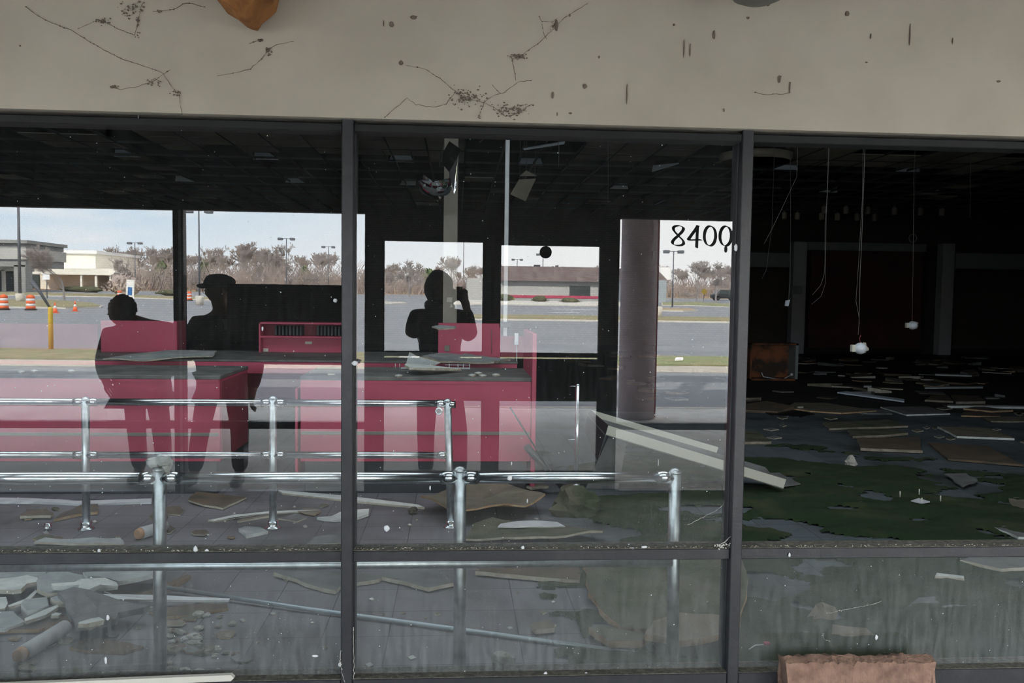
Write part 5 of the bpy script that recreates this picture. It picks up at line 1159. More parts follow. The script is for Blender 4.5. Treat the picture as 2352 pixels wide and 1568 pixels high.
slab('broken_tile', 'slate slab just under the mid rail at the right edge', [(2205, 1285), (2240, 1276), (2380, 1276), (2380, 1300), (2300, 1306)], TS, ET, 0.02, 0.02, cat='tile')
tag(MB().tube([F(1720, 1492, 0.03), F(1735, 1482, 0.03), F(1755, 1480, 0.03)], 0.004, 6).build('plastic_strip', M['white']), 'thin curved white strip lying on the moss', 'strip')
tag(MB().bbox(tuple(F(1757, 1483, 0.03)), tuple(F(1768, 1480, 0.03) + V((0, 0.01, 0.012))), 0.002).build('red_cap', M['red']), 'tiny red cap beside the thin curved white strip', 'plug')  # small red cap lying on the moss
# gravelly stones low left and centre
GR = 'small stones in the lower left pane'; rnd = random.Random(12)
for k in range(34):
    u, v = rnd.uniform(385, 545), rnd.uniform(1412, 1552); u += (1500-v)*0.1; q = F(u, v, 0); r = rnd.uniform(0.012, 0.038)
    o = MB().blob((q.x, q.y, r*0.35), (r, r*rnd.uniform(.6, 1), r*0.5), k, 0.35, 9, 6, fr=1.8, smooth=False).build('small_stone', M['stone'] if k % 3 else TT)
    tag(o, 'small flat brown grey stone in the rubble beside the leftmost near post', 'stone', GR)
# upper panes: between the rails and the counters
slab('trim_strip', 'long white trim strip lying before the left red counter', [(-40, 1142), (60, 1143), (190, 1149), (348, 1144), (348, 1151), (188, 1156), (60, 1151), (-40, 1150)], M['white'], M['white'], 0.02, 0.0, amp=0.003, cat='trim')
slab('broken_tile', 'brown tile piece with a yellow edge left of the left far post', [(46, 1187), (61, 1168), (104, 1170), (124, 1182), (117, 1188)], TB, ET, 0.02, 0, 0.015, cat='tile')
slab('broken_tile', 'grey brown wedge of board under the left far post', [(124, 1193), (140, 1181), (185, 1163), (225, 1160), (224, 1176), (170, 1183)], TB, EB, 0.02, 0, 0.015, cat='tile')
slab('plaster_shard', 'long pale grey shard in front of the left far post', [(78, 1247), (104, 1237), (150, 1240), (180, 1237), (214, 1234), (246, 1238), (276, 1237), (285, 1251), (240, 1248), (170, 1249)], TG, ET, 0.015, 0, warp=0.01)
slab('wet_board', 'orange brown board lying against the kick of the left counter', [(432, 1152), (450, 1134), (566, 1142), (545, 1152), (512, 1167), (470, 1162)], TB, ET, 0.015, 0, 0.02, cat='board')
slab('wood_strip', 'long curved pale strip behind the middle far post', [(478, 1194), (535, 1182), (620, 1173), (735, 1170), (620, 1178), (540, 1187), (492, 1196)], TP, ET, 0.012, 0, cat='strip')
slab('wood_strip', 'shorter brown strip beside the long curved pale strip', [(545, 1196), (560, 1190), (622, 1181), (622, 1184), (570, 1193), (550, 1197)], TT, ET, 0.012, 0, cat='strip')
slab('broken_tile', 'clean light grey tile corner left of the middle far post base', [(548, 1213), (564, 1208), (598, 1210), (616, 1219), (565, 1229)], TG, TP, 0.022, 0, cat='tile', amp=0.004)
slab('plaster_shard', 'white ragged plaster shard crossing behind the left mullion', [(728, 1189), (760, 1187), (786, 1175), (848, 1170), (846, 1180), (818, 1190), (770, 1194)], TP, TP, 0.02, 0, 0.01)
slab('plaster_shard', 'bluish flat piece right of the middle far post', [(640, 1190), (680, 1178), (706, 1188), (682, 1197)], TS, ET, 0.01, 0)
slab('plaster_shard', 'dark slate piece under the mid rail left of the left mullion', [(705, 1248), (722, 1232), (784, 1224), (784, 1246)], TS, ET, 0.012, 0)
slab('trim_strip', 'long thin pale trim crossing behind the left mullion toward the brown sheet', [(638, 1125), (800, 1138), (960, 1158), (976, 1165), (800, 1149), (650, 1132)], TP, ET, 0.015, 0.0, amp=0.003, cat='trim')
slab('soggy_sheet', 'large sagging pinkish brown sheet behind the middle near post', [(1040, 1197), (965, 1162), (1000, 1150), (1070, 1130), (1140, 1126), (1215, 1150), (1252, 1163), (1205, 1180), (1120, 1190)], M['tilebrown'] if False else TT, EB, 0.012, 0.03, 0.05, amp=0.015, warp=0.08, cat='sheet')
slab('soggy_sheet', 'green stained crumpled sheet under the middle near post foot', [(1068, 1240), (1085, 1214), (1130, 1204), (1210, 1212), (1300, 1218), (1385, 1236), (1300, 1246), (1180, 1250)], TM, ET, 0.015, 0.0, 0.03, amp=0.015, warp=0.05, cat='sheet')
slab('plaster_shard', 'bright flat white shard at the foot of the sagging sheet', [(1143, 1209), (1150, 1202), (1190, 1196), (1240, 1195), (1280, 1198), (1298, 1208)], M['white'], TP, 0.01, 0.05)
def heap(name, label, pts, m_, cat, grp=None, kind=None):
    b = MB()
    for k, (u, v, w_, h_) in enumerate(pts):
        q = F(u, v, 0); d = (q.y+3.2)/FPX; b.blob((q.x, q.y, h_*d*0.35), (w_*d, w_*d*0.7, h_*d), k+3, 0.35, 16, 10, fr=1.8, smooth=False)
    return tag(b.build(name, m_), label, cat, grp, kind)
heap('mossy_lump', 'mossy brown lump of rotten board before the lone chrome post', [(1320, 1180, 52, 46)], TM, 'lump')
heap('mossy_lump', 'small brown folded flap on top of the mossy lump', [(1307, 1160, 22, 34)], TB, 'lump')
slab('broken_board', 'pale cracked board at the foot of the right red end panel', [(1195, 1118), (1210, 1100), (1240, 1110), (1260, 1128), (1222, 1132)], TT, ET, 0.02, 0, 0.05, cat='board')
rock('hex_nut', 'small hollow brown brick lump by the right far post', 948, 1180, 9, TB, (1.2, 1, 1), seed=9, cat='lump')
g = F(110, 1218, 0); MB().lathe([(0.024, 0), (0.028, 0.03), (0.022, 0.034), (0.022, 0.05), (0, 0.052)], g, 16).build('chrome_cap', M['chrome']); tag(bpy.data.objects['chrome_cap'], 'small chrome cap lying left of the left far post', 'cap')

rnd = random.Random(61)
for k in range(34):
    zone = k % 3
    u, v = (rnd.uniform(330, 560), rnd.uniform(1395, 1545)) if zone == 0 else (rnd.uniform(10, 330), rnd.uniform(1455, 1550)) if zone == 1 else (rnd.uniform(20, 770), rnd.uniform(1160, 1245))
    w_ = rnd.uniform(22, 62); nm_z = ('in the rubble right of the leftmost near post', 'at the bottom left below the cardboard tube', 'on the floor between the rails')[zone]
    poly = [(u + w_*0.5*math.cos(a_)*rnd.uniform(.7, 1.1), v + w_*0.17*math.sin(a_)*rnd.uniform(.7, 1.1)) for a_ in [6.283*i/6 for i in range(6)]]
    slab('board_flake', 'thin brownish board flake ' + nm_z, poly, rnd.choice([TB, TT, TS, TM]), rnd.choice([ET, EB, M['edgedim']]), 0.008, 0, 0.008, group='board flakes ' + nm_z, cat='board flake', seed=k+300)
# right bay: seen through the missing glass
R_ = [('green stained tile at the left edge of the right bay', [(1690, 988), (1743, 994), (1772, 1014), (1690, 1015)], TM, ET, 0.03),
 ('long tan tile with a round knob on it, left in the right bay', [(1807, 936), (1824, 924), (1896, 925), (2013, 944), (1932, 949), (1860, 944)], TT, EB, 0.02),
 ('dark curved plate under the long tan tile', [(1740, 938), (1785, 937), (1872, 950), (1836, 957), (1772, 953)], M['darkmetal'], M['darkmetal'], 0.01),
 ('flat grey tile with a white edge right of the long tan tile', [(2022, 934), (2130, 934), (2182, 950), (2082, 952)], TS, TP, 0.02),
 ('brown slab in the far row, left of its darker twin', [(2124, 919), (2142, 907), (2178, 907), (2190, 922)], TB, ET, 0.03),
 ('wide dark brown slab in the far row', [(2196, 923), (2184, 907), (2250, 909), (2264, 922)], TB, ET, 0.04),
 ('reddish brown split tile near the right edge', [(2208, 955), (2212, 946), (2250, 944), (2300, 952), (2298, 957)], TB, EB, 0.02),
 ('grey tile with a pale wavy edge cut by the right edge', [(2276, 968), (2258, 958), (2380, 956), (2380, 968)], TT, ET, 0.02),
 ('green tinted broken tile in the middle of the right bay', [(1905, 984), (1890, 970), (2040, 964), (2086, 979)], TM, ET, 0.025),
 ('mossy tan tile with a lumpy corner below the green tinted one', [(1959, 1003), (1947, 985), (2055, 986), (2086, 994), (2031, 1000)], TM, ET, 0.03),
 ('dark rectangular folded board above the rock', [(1977, 1030), (1968, 1006), (2112, 1004), (2114, 1030), (2120, 1036)], TB, ET, 0.03),
 ('large dark brown board at the right of the moss', [(2132, 1016), (2267, 1024), (2330, 1060), (2351, 1069), (2177, 1054)], TB, TB, 0.02),
 ('tan rectangular tile with a white front edge, right side', [(2153, 980), (2273, 983), (2330, 1007), (2198, 1003)], TT, TP, 0.025),
 ('grey pebbled tile half sunk in the moss', [(2168, 1089), (2219, 1087), (2246, 1102), (2213, 1118)], TS, TS, 0.012),
 ('slate tile at the lower right corner of the right bay', [(2279, 1210), (2400, 1206), (2400, 1236), (2339, 1233)], TS, TP, 0.02),
 ('bare slate tile left of the mossy strip end', [(1745, 1086), (1790, 1085), (1838, 1112), (1800, 1118)], TS, TS, 0.008),
 ('brown gravelly tile at the right edge over the slate corner tile', [(2310, 1130), (2400, 1128), (2400, 1200), (2340, 1196)], TT, ET, 0.015)]
for lb, px, m_, me, th in R_: slab('fallen_tile', lb, px, m_, M['edgedim'] if me is ET else me, th, 0.0 if 'pebbled' not in lb and 'bare' not in lb else 0.02, 0.01, cat='tile', group='tiles fallen on the floor of the right bay')
slab('wood_strip', 'long thin brown strip on the black floor band', [(1899, 882), (2074, 890), (2074, 893), (1899, 886)], TB, ET, 0.02, 0, amp=0.003, cat='strip')
slab('trim_strip', 'white strip lying right of the long brown strip', [(2124, 887), (2258, 886), (2258, 889), (2124, 890)], TP, TP, 0.02, 0, amp=0.003, cat='trim')
slab('trim_strip', 'short white strip over the long brown strip', [(1984, 884), (2002, 884), (2002, 887), (1984, 887)], TP, TP, 0.02, 0.02, amp=0.003, cat='trim')
slab('trim_strip', 'white strip far back in the right bay', [(2148, 857), (2232, 859), (2232, 862), (2148, 859)], TP, TP, 0.03, 0, amp=0.003, cat='trim')
slab('trim_strip', 'white strip in the far row cut by the right edge', [(2176, 929), (2400, 932), (2400, 935), (2176, 932)], TP, TP, 0.03, 0, amp=0.003, cat='trim')
tag(MB().prism([F(1923, 903, 0.03), F(1945, 901, 0.05), F(2077, 919, 0.03), F(2077, 924, 0.02)], (0, 0, 0.02)).build('pale_lath', M['refl']), 'long bluish white lath lying on the dark floor band', 'lath')
rock('stone', 'pale grey rock standing on the moss in the right bay', 1953, 1072, 15, M['stone'], (0.85, 0.7, 0.95), seed=2)
rock('stone', 'round pale knob lying on the long tan tile', 1838, 940, 7, M['stone'], (1.1, 0.9, 0.6), seed=5)
# white sheet with thin upright rods in the moss
ws = empty('rod_stand', F(2112, 1150, 0.02), 'small white plate between thin upright rods on the moss', 'stand')
MB().prism([F(2092, 1151, 0.03), F(2110, 1145, 0.03), F(2136, 1153, 0.03), F(2117, 1157, 0.03)], (0, 0, 0.006)).build('plate', M['white'], ws)
for u, v0, v1 in ((2067, 1127, 1141), (2111, 1122, 1136), (2117, 1142, 1157), (2160, 1137, 1151)):
    q = F(u, v1, 0.02); MB().tube([q, q + V((0, 0, (v1-v0)*(q.y+3.2)/FPX))], 0.0045, 6).build('rod', M['paper'], ws)
# dark deep-store rubble: broken tiles past the black band
rnd = random.Random(31); LB = 'dim broken tile flake in the rubble field deep in the store'
for k in range(150):
    x = rnd.uniform(2.8, 15); y = rnd.uniform(8.2, 19.5); s_ = rnd.uniform(0.12, 0.50); n = rnd.randint(4, 6); an = rnd.uniform(0, 6.28)
    pts = [V((x + math.cos(an+6.28*i/n)*s_*rnd.uniform(.5, 1), y + math.sin(an+6.28*i/n)*s_*rnd.uniform(.4, .9), 0)) for i in range(n)]
    t_ = rnd.uniform(0.01, 0.03); tl = rnd.choice([0, 0, 0.03, 0.06])
    b = MB(); top = [q + V((0, 0, t_ + tl*(0.5+0.5*math.cos(i*6.28/n)))) for i, q in enumerate(pts)]
    nn_ = len(pts); b.v += [tuple(q) for q in pts] + [tuple(q) for q in top]
    b.f += [list(range(nn_))[::-1], [nn_+i for i in range(nn_)]] + [[i, (i+1) % nn_, nn_+(i+1) % nn_, nn_+i] for i in range(nn_)]; b.m += [0, 0] + [1]*nn_; b.sm += [False]*(nn_+2)
    wn = ('nearest band of the rubble' if y < 11 else 'middle band of the rubble' if y < 14.5 else 'rubble close to the back wall') + (', left of the globe lamp' if 1050 + x*FPX/(y+3.2) < 1976 else ', right of the globe lamp')
    tag(b.build('tile_flake', [rnd.choice([TB, TB, M['darkmetal'], TS]), rnd.choice([TB, TB, TT, TS, EB, ET])]), 'dim tile flake in the ' + wn, 'tile flake', 'tile flakes in the ' + wn)
rnd = random.Random(41)
for k in range(26):
    u, v = rnd.uniform(1740, 2352), rnd.uniform(925, 1015); w_ = rnd.uniform(12, 40)
    slab('tile_flake', 'thin slate flake between the fallen tiles of the right bay', [(u, v), (u+w_*0.6, v-3), (u+w_, v+1), (u+w_*0.5, v+4)], rnd.choice([TS, TT, TM]), ET, 0.012, 0, group='thin flakes between the fallen tiles', cat='tile flake', seed=k)
rnd = random.Random(43)
for k in range(70):
    u, v = rnd.uniform(20, 1330), rnd.uniform(1155, 1545); w_ = rnd.uniform(5, 14)*(0.8 + (v-1155)/500)
    slab('plaster_crumb', 'tiny pale plaster crumb on the floor in the ' + (('lower' if v > 1285 else 'upper') + (' left pane' if u < 798 else ' middle pane')), [(u, v), (u+w_*0.6, v-w_*0.22), (u+w_, v+w_*.1), (u+w_*0.4, v+w_*0.3)], rnd.choice([TP, TG, TT]), ET, 0.006, 0, group='plaster crumbs in the ' + (('lower' if v > 1285 else 'upper') + (' left pane' if u < 798 else ' middle pane')), cat='crumb', seed=k)

# moss carpet (nobody could count it)
b = MB(); st = 0.025; gx0, gx1, gy0, gy1 = 0.45, 6.4, 0.12, 5.5; nx, ny = int((gx1-gx0)/st), int((gy1-gy0)/st)
def moss_h(x, y):
    q = V((x, y, 0)); n = mnoise.fractal(V((x*0.9, y*1.5, 3.0)), 0.8, 2.1, 5)
    edge = min((x - (0.62 + 0.12*y + 0.25*mnoise.noise(q*1.7)))*1.1, (5.35 - y - 0.28*max(x-2.2, 0)*1.0 + 0.3*mnoise.noise(q*1.3))*0.8)
    band = -0.5*math.exp(-((y - 1.95 - 0.05*math.sin(x*3))/0.09)**2)*(1 if x < 3.2 else 0.3) - 0.35*math.exp(-((y - 2.85)/0.08)**2)*(1 if x < 3.4 else 0)
    return n*0.95 + min(edge, 0.36) + band - 0.16 + 0.10*math.exp(-((x-2.6)/1.2)**2) - 0.14*max(0, x-3.6)
idx = {}
for i in range(nx+1):
    for j in range(ny+1):
        x, y = gx0+i*st, gy0+j*st; h = moss_h(x, y)
        if h > -0.04:
            idx[(i, j)] = len(b.v); z = min(max(h, 0)**0.5*0.04, 0.03) + 0.012*max(0, mnoise.noise(V((x*9, y*9, 0)))) + 0.007*max(0, mnoise.noise(V((x*34, y*34, 0)))) - (0.004 if h < 0 else 0)
            b.v.append((x+0.01*mnoise.noise(V((x*40, y*40, 1))), y+0.01*mnoise.noise(V((x*40, y*40, 5))), z))
for (i, j) in list(idx):
    k = [(i, j), (i+1, j), (i+1, j+1), (i, j+1)]
    if all(q in idx for q in k): b.f.append([idx[q] for q in k]); b.m.append(0); b.sm.append(True)
tag(b.build('moss', M['moss']), 'dark green moss carpet spreading over the floor tiles', 'moss', kind='stuff')

# ------------------------------------------------------------------ back of the store
YW = YB - 0.5
def bw(u0, u1, v0, v1, Y, d, m_, nm, par, zb=None):
    a, c = P(u0, v1, Y), P(u1, v0, Y); return MB().bbox((a.x, Y, a.z if zb is None else zb), (c.x, Y+d, c.z), 0.01).build(nm, m_, par)
pf = empty('display_frame', (P(1990, 700, YW).x, YW, 0), 'pale framed wall display with two pilasters at the back of the store', 'frame')
bw(1816, 1855, 555, 798, YW-0.05, 0.3, M['backcol'], 'pilaster', pf, 0.0)
bw(2157, 2195, 559, 798, YW-0.05, 0.3, M['backcol'], 'pilaster', pf, 0.0)
bw(1855, 2129, 560, 573, YW, 0.2, M['backbeam'], 'lintel', pf)
bw(1500, 1816, 581, 609, YW, 0.2, M['backbeam'], 'side_beam', pf)
bw(2195, 2560, 587, 616, YW, 0.2, M['backbeam'], 'side_beam', pf)
bw(1857, 2121, 573, 792, YW+0.2, 0.2, M['redwall'], 'red_panel', pf, 0.15)
bw(2123, 2157, 573, 800, YW+0.25, 0.2, M['ceil_dark'], 'dark_return', pf, 0.0)
bw(1822, 1844, 657, 675, YW-0.08, 0.03, M['backbeam'], 'control_box', pf)
struct(MB().box((X0, YB-0.06, 0), (X1, YB, 0.16)).build('baseboard_back', M['baseb']))
# bare ceiling grid with what tiles are left
ZC = 3.9; b = MB()
for i in range(int((X1-X0)/0.61)): x = X0+0.3+i*0.61; b.box((x-0.012, 4.0, ZC), (x+0.012, YB, ZC+0.035))
for j in range(int((YB-4)/1.22)): y = 4.3+j*1.22; b.box((X0, y-0.012, ZC-0.002), (X1, y+0.012, ZC+0.033))
struct(b.build('trim_ceiling_grid', M['tbar']))
b = MB()
for j in range(6): y = 8.5+j*2.1; b.box((X0, y-0.06, ZR-0.45), (X1, y+0.06, ZR))
struct(b.build('trim_roof_joists', M['ceil_dark']))
rnd = random.Random(17); TL = 'dingy ceiling tile still held in the dark ceiling grid'
def ctile(ix, iy, sag=0.0):
    x0 = X0+0.3+ix*0.61; y0 = 4.3+iy*0.61; b = MB(); n = 4; vs = []
    for i in range(n+1):
        for j in range(n+1):
            a, c = i/n, j/n; vs.append((x0+0.015+a*0.58, y0+0.015+c*0.58, ZC+0.006 - sag*math.sin(a*3.14)*math.sin(c*3.14)))
    k = len(vs); vs += [(x, y, z+0.016) for x, y, z in vs]
    fs = [(i*(n+1)+j, i*(n+1)+j+1, (i+1)*(n+1)+j+1, (i+1)*(n+1)+j) for i in range(n) for j in range(n)]
    b.add(vs, fs + [tuple(q+k for q in f[::-1]) for f in fs]); b.box((x0+0.015, y0+0.015, ZC+0.008), (x0+0.595, y0+0.02, ZC+0.02))
    tag(b.build('hanging_tile', M['tilec']), TL, 'ceiling tile', 'ceiling tiles left in the grid')
cnt = 0
for ix in range(48):
    x = X0+0.3+ix*0.61
    for iy in range(7, 24):
        y = 4.3+iy*0.61; u = 1050 + x*FPX/(y+3.2)
        near = y < 10.4
        ok = near and (60 < u < 130 or 170 < u < 245 or 300 < u < 1020 or 1260 < u < 1560 or 1640 < u < 2352)
        if not ok and not near: ok = rnd.random() < 0.06
        if ok and u > -40 and u < 2400 and y > 8.6 and rnd.random() < 0.93: ctile(ix, iy, rnd.choice([0.0, 0.01, 0.04])); cnt += 1
def troffer(u, v, w_, label, rot=0.0, drop=0.0):
    q = F(u, v, ZC); o = empty('ceiling_light', q, label, 'ceiling light', 'ceiling lights in the grid')
    Mx = Matrix.Translation(q - V((0, 0, drop))) @ Matrix.Rotation(rot, 4, 'Y')
    hw = w_/2
    MB().box((-hw, -0.6, 0.11), (hw, 0.6, 0.125), M=Mx).box((-hw, -0.6, 0), (-hw+0.01, 0.6, 0.12), M=Mx).box((hw-0.01, -0.6, 0), (hw, 0.6, 0.12), M=Mx).build('housing', M['tbar'], o)
    f = [(-hw+0.01, 0.60, -0.005), (hw-0.01, 0.60, -0.005), (hw-0.06, 0.50, 0.095), (-hw+0.06, 0.50, 0.095)]
    MB().prism([Mx @ V(p_) for p_ in f], Mx.to_3x3() @ V((0, 0.01, 0.008))).build('end_reflector', M['refl'], o)
nm_ = ['at the far left', 'second from the left', 'left of the beige column', 'right of the service pole', 'above the right bay, left of the hanging cables', 'above the right bay, right of the hanging cables']
for k, (u, v) in enumerate(((260, 346), (592, 353), (916, 359), (1226, 366), (1836, 377), (2128, 382))): troffer(u, v, 0.46, 'recessed ceiling light in the nearest row, ' + nm_[k])
for k, (u, v) in enumerate(((402, 407), (664, 410), (937, 416), (1435, 425), (1932, 433), (2172, 437))): troffer(u, v, 0.42, 'recessed ceiling light in the second row, ' + nm_[k])
q = P(1530, 384, 10.0); o = empty('ceiling_light', q, 'tilted half fallen ceiling light right of the service pole', 'ceiling light', 'ceiling lights in the grid')
MB().prism([P(1501, 382, 10), P(1560, 376, 10), P(1498, 395, 9.8)], (0, 0.02, 0.02)).build('reflector', M['refl'], o)
MB().prism([P(1501, 381, 10.05), P(1560, 375, 10.05), P(1556, 366, 10.5), P(1508, 370, 10.5)], (0, 0.02, 0.01)).build('housing', M['tbar'], o)
tag(MB().prism([P(1202, 341, 9.0), P(1298, 325, 9.0), P(1296, 331, 9.0), P(1204, 345, 9.0)], (0, 0.05, 0.02)).build('dangling_strip', M['refl']), 'pale metal strip dangling askew beside the service pole', 'strip')
tag(MB().prism([P(1192, 412, 9.0), P(1231, 410, 9.0), P(1207, 462, 9.0), P(1172, 446, 9.0)], (0, 0.02, 0)).build('dangling_tile', M['tilec']), 'grey ceiling tile dangling below the grid beside the service pole', 'ceiling tile')
tag(MB().prism([P(1193, 404, 9.3), P(1209, 391, 9.3), P(1234, 404, 9.3)], (0, 0.02, 0)).build('dangling_tile', M['tilec']), 'small triangular tile piece caught above the dangling tile', 'ceiling tile')
tag(MB().lathe([(0.52, 0), (0.56, 0.05), (0.56, 0.12), (0.46, 0.12), (0.46, 0.02), (0.52, 0)], F(1735, 372, ZC-0.16), 36).build('round_duct_ring', M['tilec']), 'round grey duct ring at the ceiling next to the right mullion', 'duct')
for nm2, u_, v_, yy_ in (('dangling_strip', 1205, 343, 9.02), ('dangling_tile', 1194, 411, 9.01), ('dangling_tile', 1229, 410, 9.01), ('dangling_tile.001', 1209, 392, 9.31)):
    q = P(u_, v_, yy_); MB().tube([q, V((q.x, q.y, ZC+0.05))], 0.003, 5).build('hanger_wire', M['wire'], bpy.data.objects[nm2])
# track lights
yt_ = 16.8
for (us, v0, lab) in (((1893, 1943, 1994, 2054, 2114, 2163), 489, 'upper'), ((1801, 1831, 1887, 1923, 1968, 2009), 503, 'lower')):
    Y = yt_ if lab == 'upper' else yt_+1.2
    o = empty('track_light', P(2000, v0, Y), 'row of small spotlights on the %s ceiling track deep in the store' % lab, 'track light')
    a, c = P(us[0]-30, v0-18, Y), P(us[-1]+50, v0-16, Y); z = (a.z+c.z)/2; MB().box((a.x, Y-0.02, z), (c.x, Y+0.02, z+0.04)).build('track', M['tbar'], o)
    for u in us:
        q = P(u, v0, Y); 
        MB().lathe([(0.055, 0), (0.065, 0.03), (0.065, 0.17), (0.02, 0.19)], (q.x, Y, z-0.22), 14).tube([(q.x, Y, z-0.04), (q.x, Y, z)], 0.012, 6).build('spot_head', M['tilec'] if lab == 'lower' else M['beige'], o)
    for xx in (a.x+0.2, c.x-0.2): MB().tube([(xx, Y, z+0.03), (xx, Y, ZR)], 0.008, 5).build('hanger_rod', M['tbar'], o)

# hanging cables and fittings in the right bay
def hang(us, Y, r, label, name='hanging_cable', m_=None, group=None):
    pts = [P(u, v, Y) for u, v in us]; top = pts[0].copy(); top.z = ZR-0.02
    return tag(MB().tube([top] + pts, r, 5).build(name, m_ or M['wire']), label, 'cable', group)
Yg = 4.3
hang([(1987, 330), (1984, 420), (1979, 560), (1975, 640), (1974, 700), (1973, 742), (1971, 768)], Yg, 0.0025, 'thickest cable from which the white globe lamp hangs')
hang([(1983, 330), (1981, 450), (1973, 590), (1966, 690), (1973, 728), (1974, 745)], Yg, 0.0018, 'thin looping cable beside the globe lamp cable')
hang([(1903, 340), (1900, 440), (1895, 520), (1895, 600), (1893, 630), (1885, 655), (1866, 677)], Yg+0.8, 0.0022, 'cable left of the globe lamp whose end curls to the left')
hang([(1905, 340), (1898, 500), (1896, 590), (1896, 650), (1886, 680), (1864, 699)], Yg+0.9, 0.0018, 'longer cable curling beside the other curled cable')
hang([(1830, 406), (1800, 470), (1776, 520), (1755, 560)], 6, 0.003, 'thin pale wire slanting down behind the right mullion')
hang([(2099, 410), (2098, 520), (2097, 620), (2095, 736)], 7.2, 0.003, 'thin cable from which the small far lamp hangs')
hang([(1777, 400), (1773, 520), (1760, 620), (1750, 640)], 8.0, 0.003, 'faint cable near the right mullion')
hang([(2229, 370), (2228, 500)], 8.0, 0.003, 'short straight cable at the right of the right bay')
hang([(1815, 340), (1816, 520), (1815, 640), (1811, 690)], 8.0, 0.003, 'faint cable ending in a small pale tag')
hang([(1281, 312), (1284, 340), (1283, 385)], 6.5, 0.003, 'short pale cable right of the service pole')
hang([(1115, 312), (1110, 320), (1101, 327)], 6.5, 0.003, 'short curled cable between column and service pole')
hang([(1397, 322), (1397, 410), (1396, 470)], 8, 0.003, 'straight dark cable in the middle pane')
tag(MB().prism([P(1805, 690, 7.98), P(1815, 688, 7.98), P(1811, 703, 7.98), P(1803, 702, 7.98)], (0, 0.02, 0)).build('hanging_tag', M['refl']), 'small pale box tag on the faint cable before the left pilaster', 'tag')
q = P(2097, 547, 9.0); tag(MB().tube([q + V((0.06*math.cos(a)*1.0, 0, 0.06*math.sin(a))) for a in [6.2832*i/24 for i in range(25)]], 0.01, 6, cap=False).tube([q + V((0, 0, 0.06)), V((q.x, q.y, ZR))], 0.004, 5).build('cable_coil', M['tbar']), 'coiled loop of dark cable hanging above the display frame', 'cable')
def globe(u, v, r, Y, label, seed):
    q = P(u, v, Y); o = empty('hanging_lamp', q, label, 'lamp')
    MB().blob(q, (r, r, r*0.92), seed, 0.0, 20, 14).build('glass_globe', M['globe'], o)
    MB().blob(q + V((r*0.45, r*0.35, r*0.05)), (r*0.85, r*0.55, r*0.85), seed+2, 0.35, 16, 10, fr=2.5, smooth=False).build('plaster_shell', M['edge'], o)
    MB().bbox((q.x-r*1.45, q.y-r*0.3, q.z-r*0.55), (q.x-r*0.8, q.y+r*0.5, q.z+r*0.55), 0.004).build('junction_box', M['paper'], o)
    MB().tube([q + V((0, 0, r*0.8)), q + V((-r*0.2, 0, r*1.6)), q + V((0, 0, r*2.1))], 0.003, 5).build('lead_wire', M['reddark'], o)
globe(1976, 800, 15/FPX*(Yg+3.2), Yg, 'white globe lamp with a crust of plaster dangling on cables', 3)
globe(2096, 747, 11/FPX*10.4, 7.2, 'smaller far globe lamp dangling before the red wall', 4)
# rusty open cabinet
Yc2 = 12.4; a, c = P(1722, 875, Yc2), P(1835, 789, Yc2)
rc = empty('rusty_cabinet', ((a.x+c.x)/2, Yc2, 0), 'rusty open steel cabinet on the floor right of the right mullion', 'cabinet')
zb2 = 0.0; zt2 = c.z; t_ = 0.035
MB().bbox((a.x, Yc2+0.35, zb2), (c.x, Yc2+0.38, zt2), 0.004).build('back_plate', M['rust'], rc)
MB().bbox((a.x, Yc2, zb2), (a.x+t_, Yc2+0.36, zt2), 0.004).build('side_plate', M['rust'], rc); MB().bbox((c.x-t_*1.6, Yc2, zb2), (c.x, Yc2+0.36, zt2), 0.004).build('side_plate', M['backbeam'], rc)
MB().bbox((a.x, Yc2, zt2-t_), (c.x, Yc2+0.36, zt2), 0.004).build('top_plate', M['rust'], rc); MB().bbox((a.x, Yc2, zb2), (c.x, Yc2+0.36, zb2+t_), 0.004).build('bottom_plate', M['rust'], rc)
MB().tube([P(1749, 855, Yc2+0.1), P(1753, 865, Yc2+0.1), P(1780, 869, Yc2+0.1), P(1800, 870, Yc2+0.1), P(1815, 862, Yc2+0.1)], 0.009, 6).build('loose_wire', M['white'], rc)
MB().blob(P(1818, 860, Yc2+0.1), 0.03, 2, 0.1).build('wire_knob', M['white'], rc)

# ------------------------------------------------------------------ on the vestibule side
fo = MB(); q = P(562, 12, -0.22); Yi = -0.22
prof_ = [(495, -60), (497, 0), (515, 18), (538, 38), (556, 50), (572, 55), (585, 44), (588, 34), (604, 18), (626, -2), (640, -60)]
front = [P(u, v, Yi) + V((0, 0.012*mnoise.noise(V((u*0.1, v*0.1, 0))), 0)) for u, v in prof_]
front = rough([V((q_.x, q_.z, 0)) for q_ in front], amp=0.006, seed=4); front = [V((q_.x, Yi, q_.y)) for q_ in front]
cc = sum(front, V())/len(front); n = len(front); rings = []
for k, (s_, dy) in enumerate(((0.55, -0.075), (0.85, -0.06), (1.0, -0.02), (1.0, 0.06), (0.85, 0.12), (0.5, 0.15))):
    rings.append([cc.lerp(q_, s_) + V((0, dy, 0)) + V((mnoise.noise(q_*22+V((k, 0, 0))), mnoise.noise(q_*19+V((0, k, 0))), mnoise.noise(q_*25)))*0.010 for q_ in front])
vs = [cc + V((0, -0.085, 0))] + [v_ for r_ in rings for v_ in r_] + [cc + V((0, 0.15, 0))]
fs = [(0, 1+(i+1) % n, 1+i) for i in range(n)]
for k in range(len(rings)-1): fs += [(1+k*n+i, 1+k*n+(i+1) % n, 1+(k+1)*n+(i+1) % n, 1+(k+1)*n+i) for i in range(n)]
fs += [(1+(len(rings)-1)*n+i, 1+(len(rings)-1)*n+(i+1) % n, len(vs)-1) for i in range(n)]
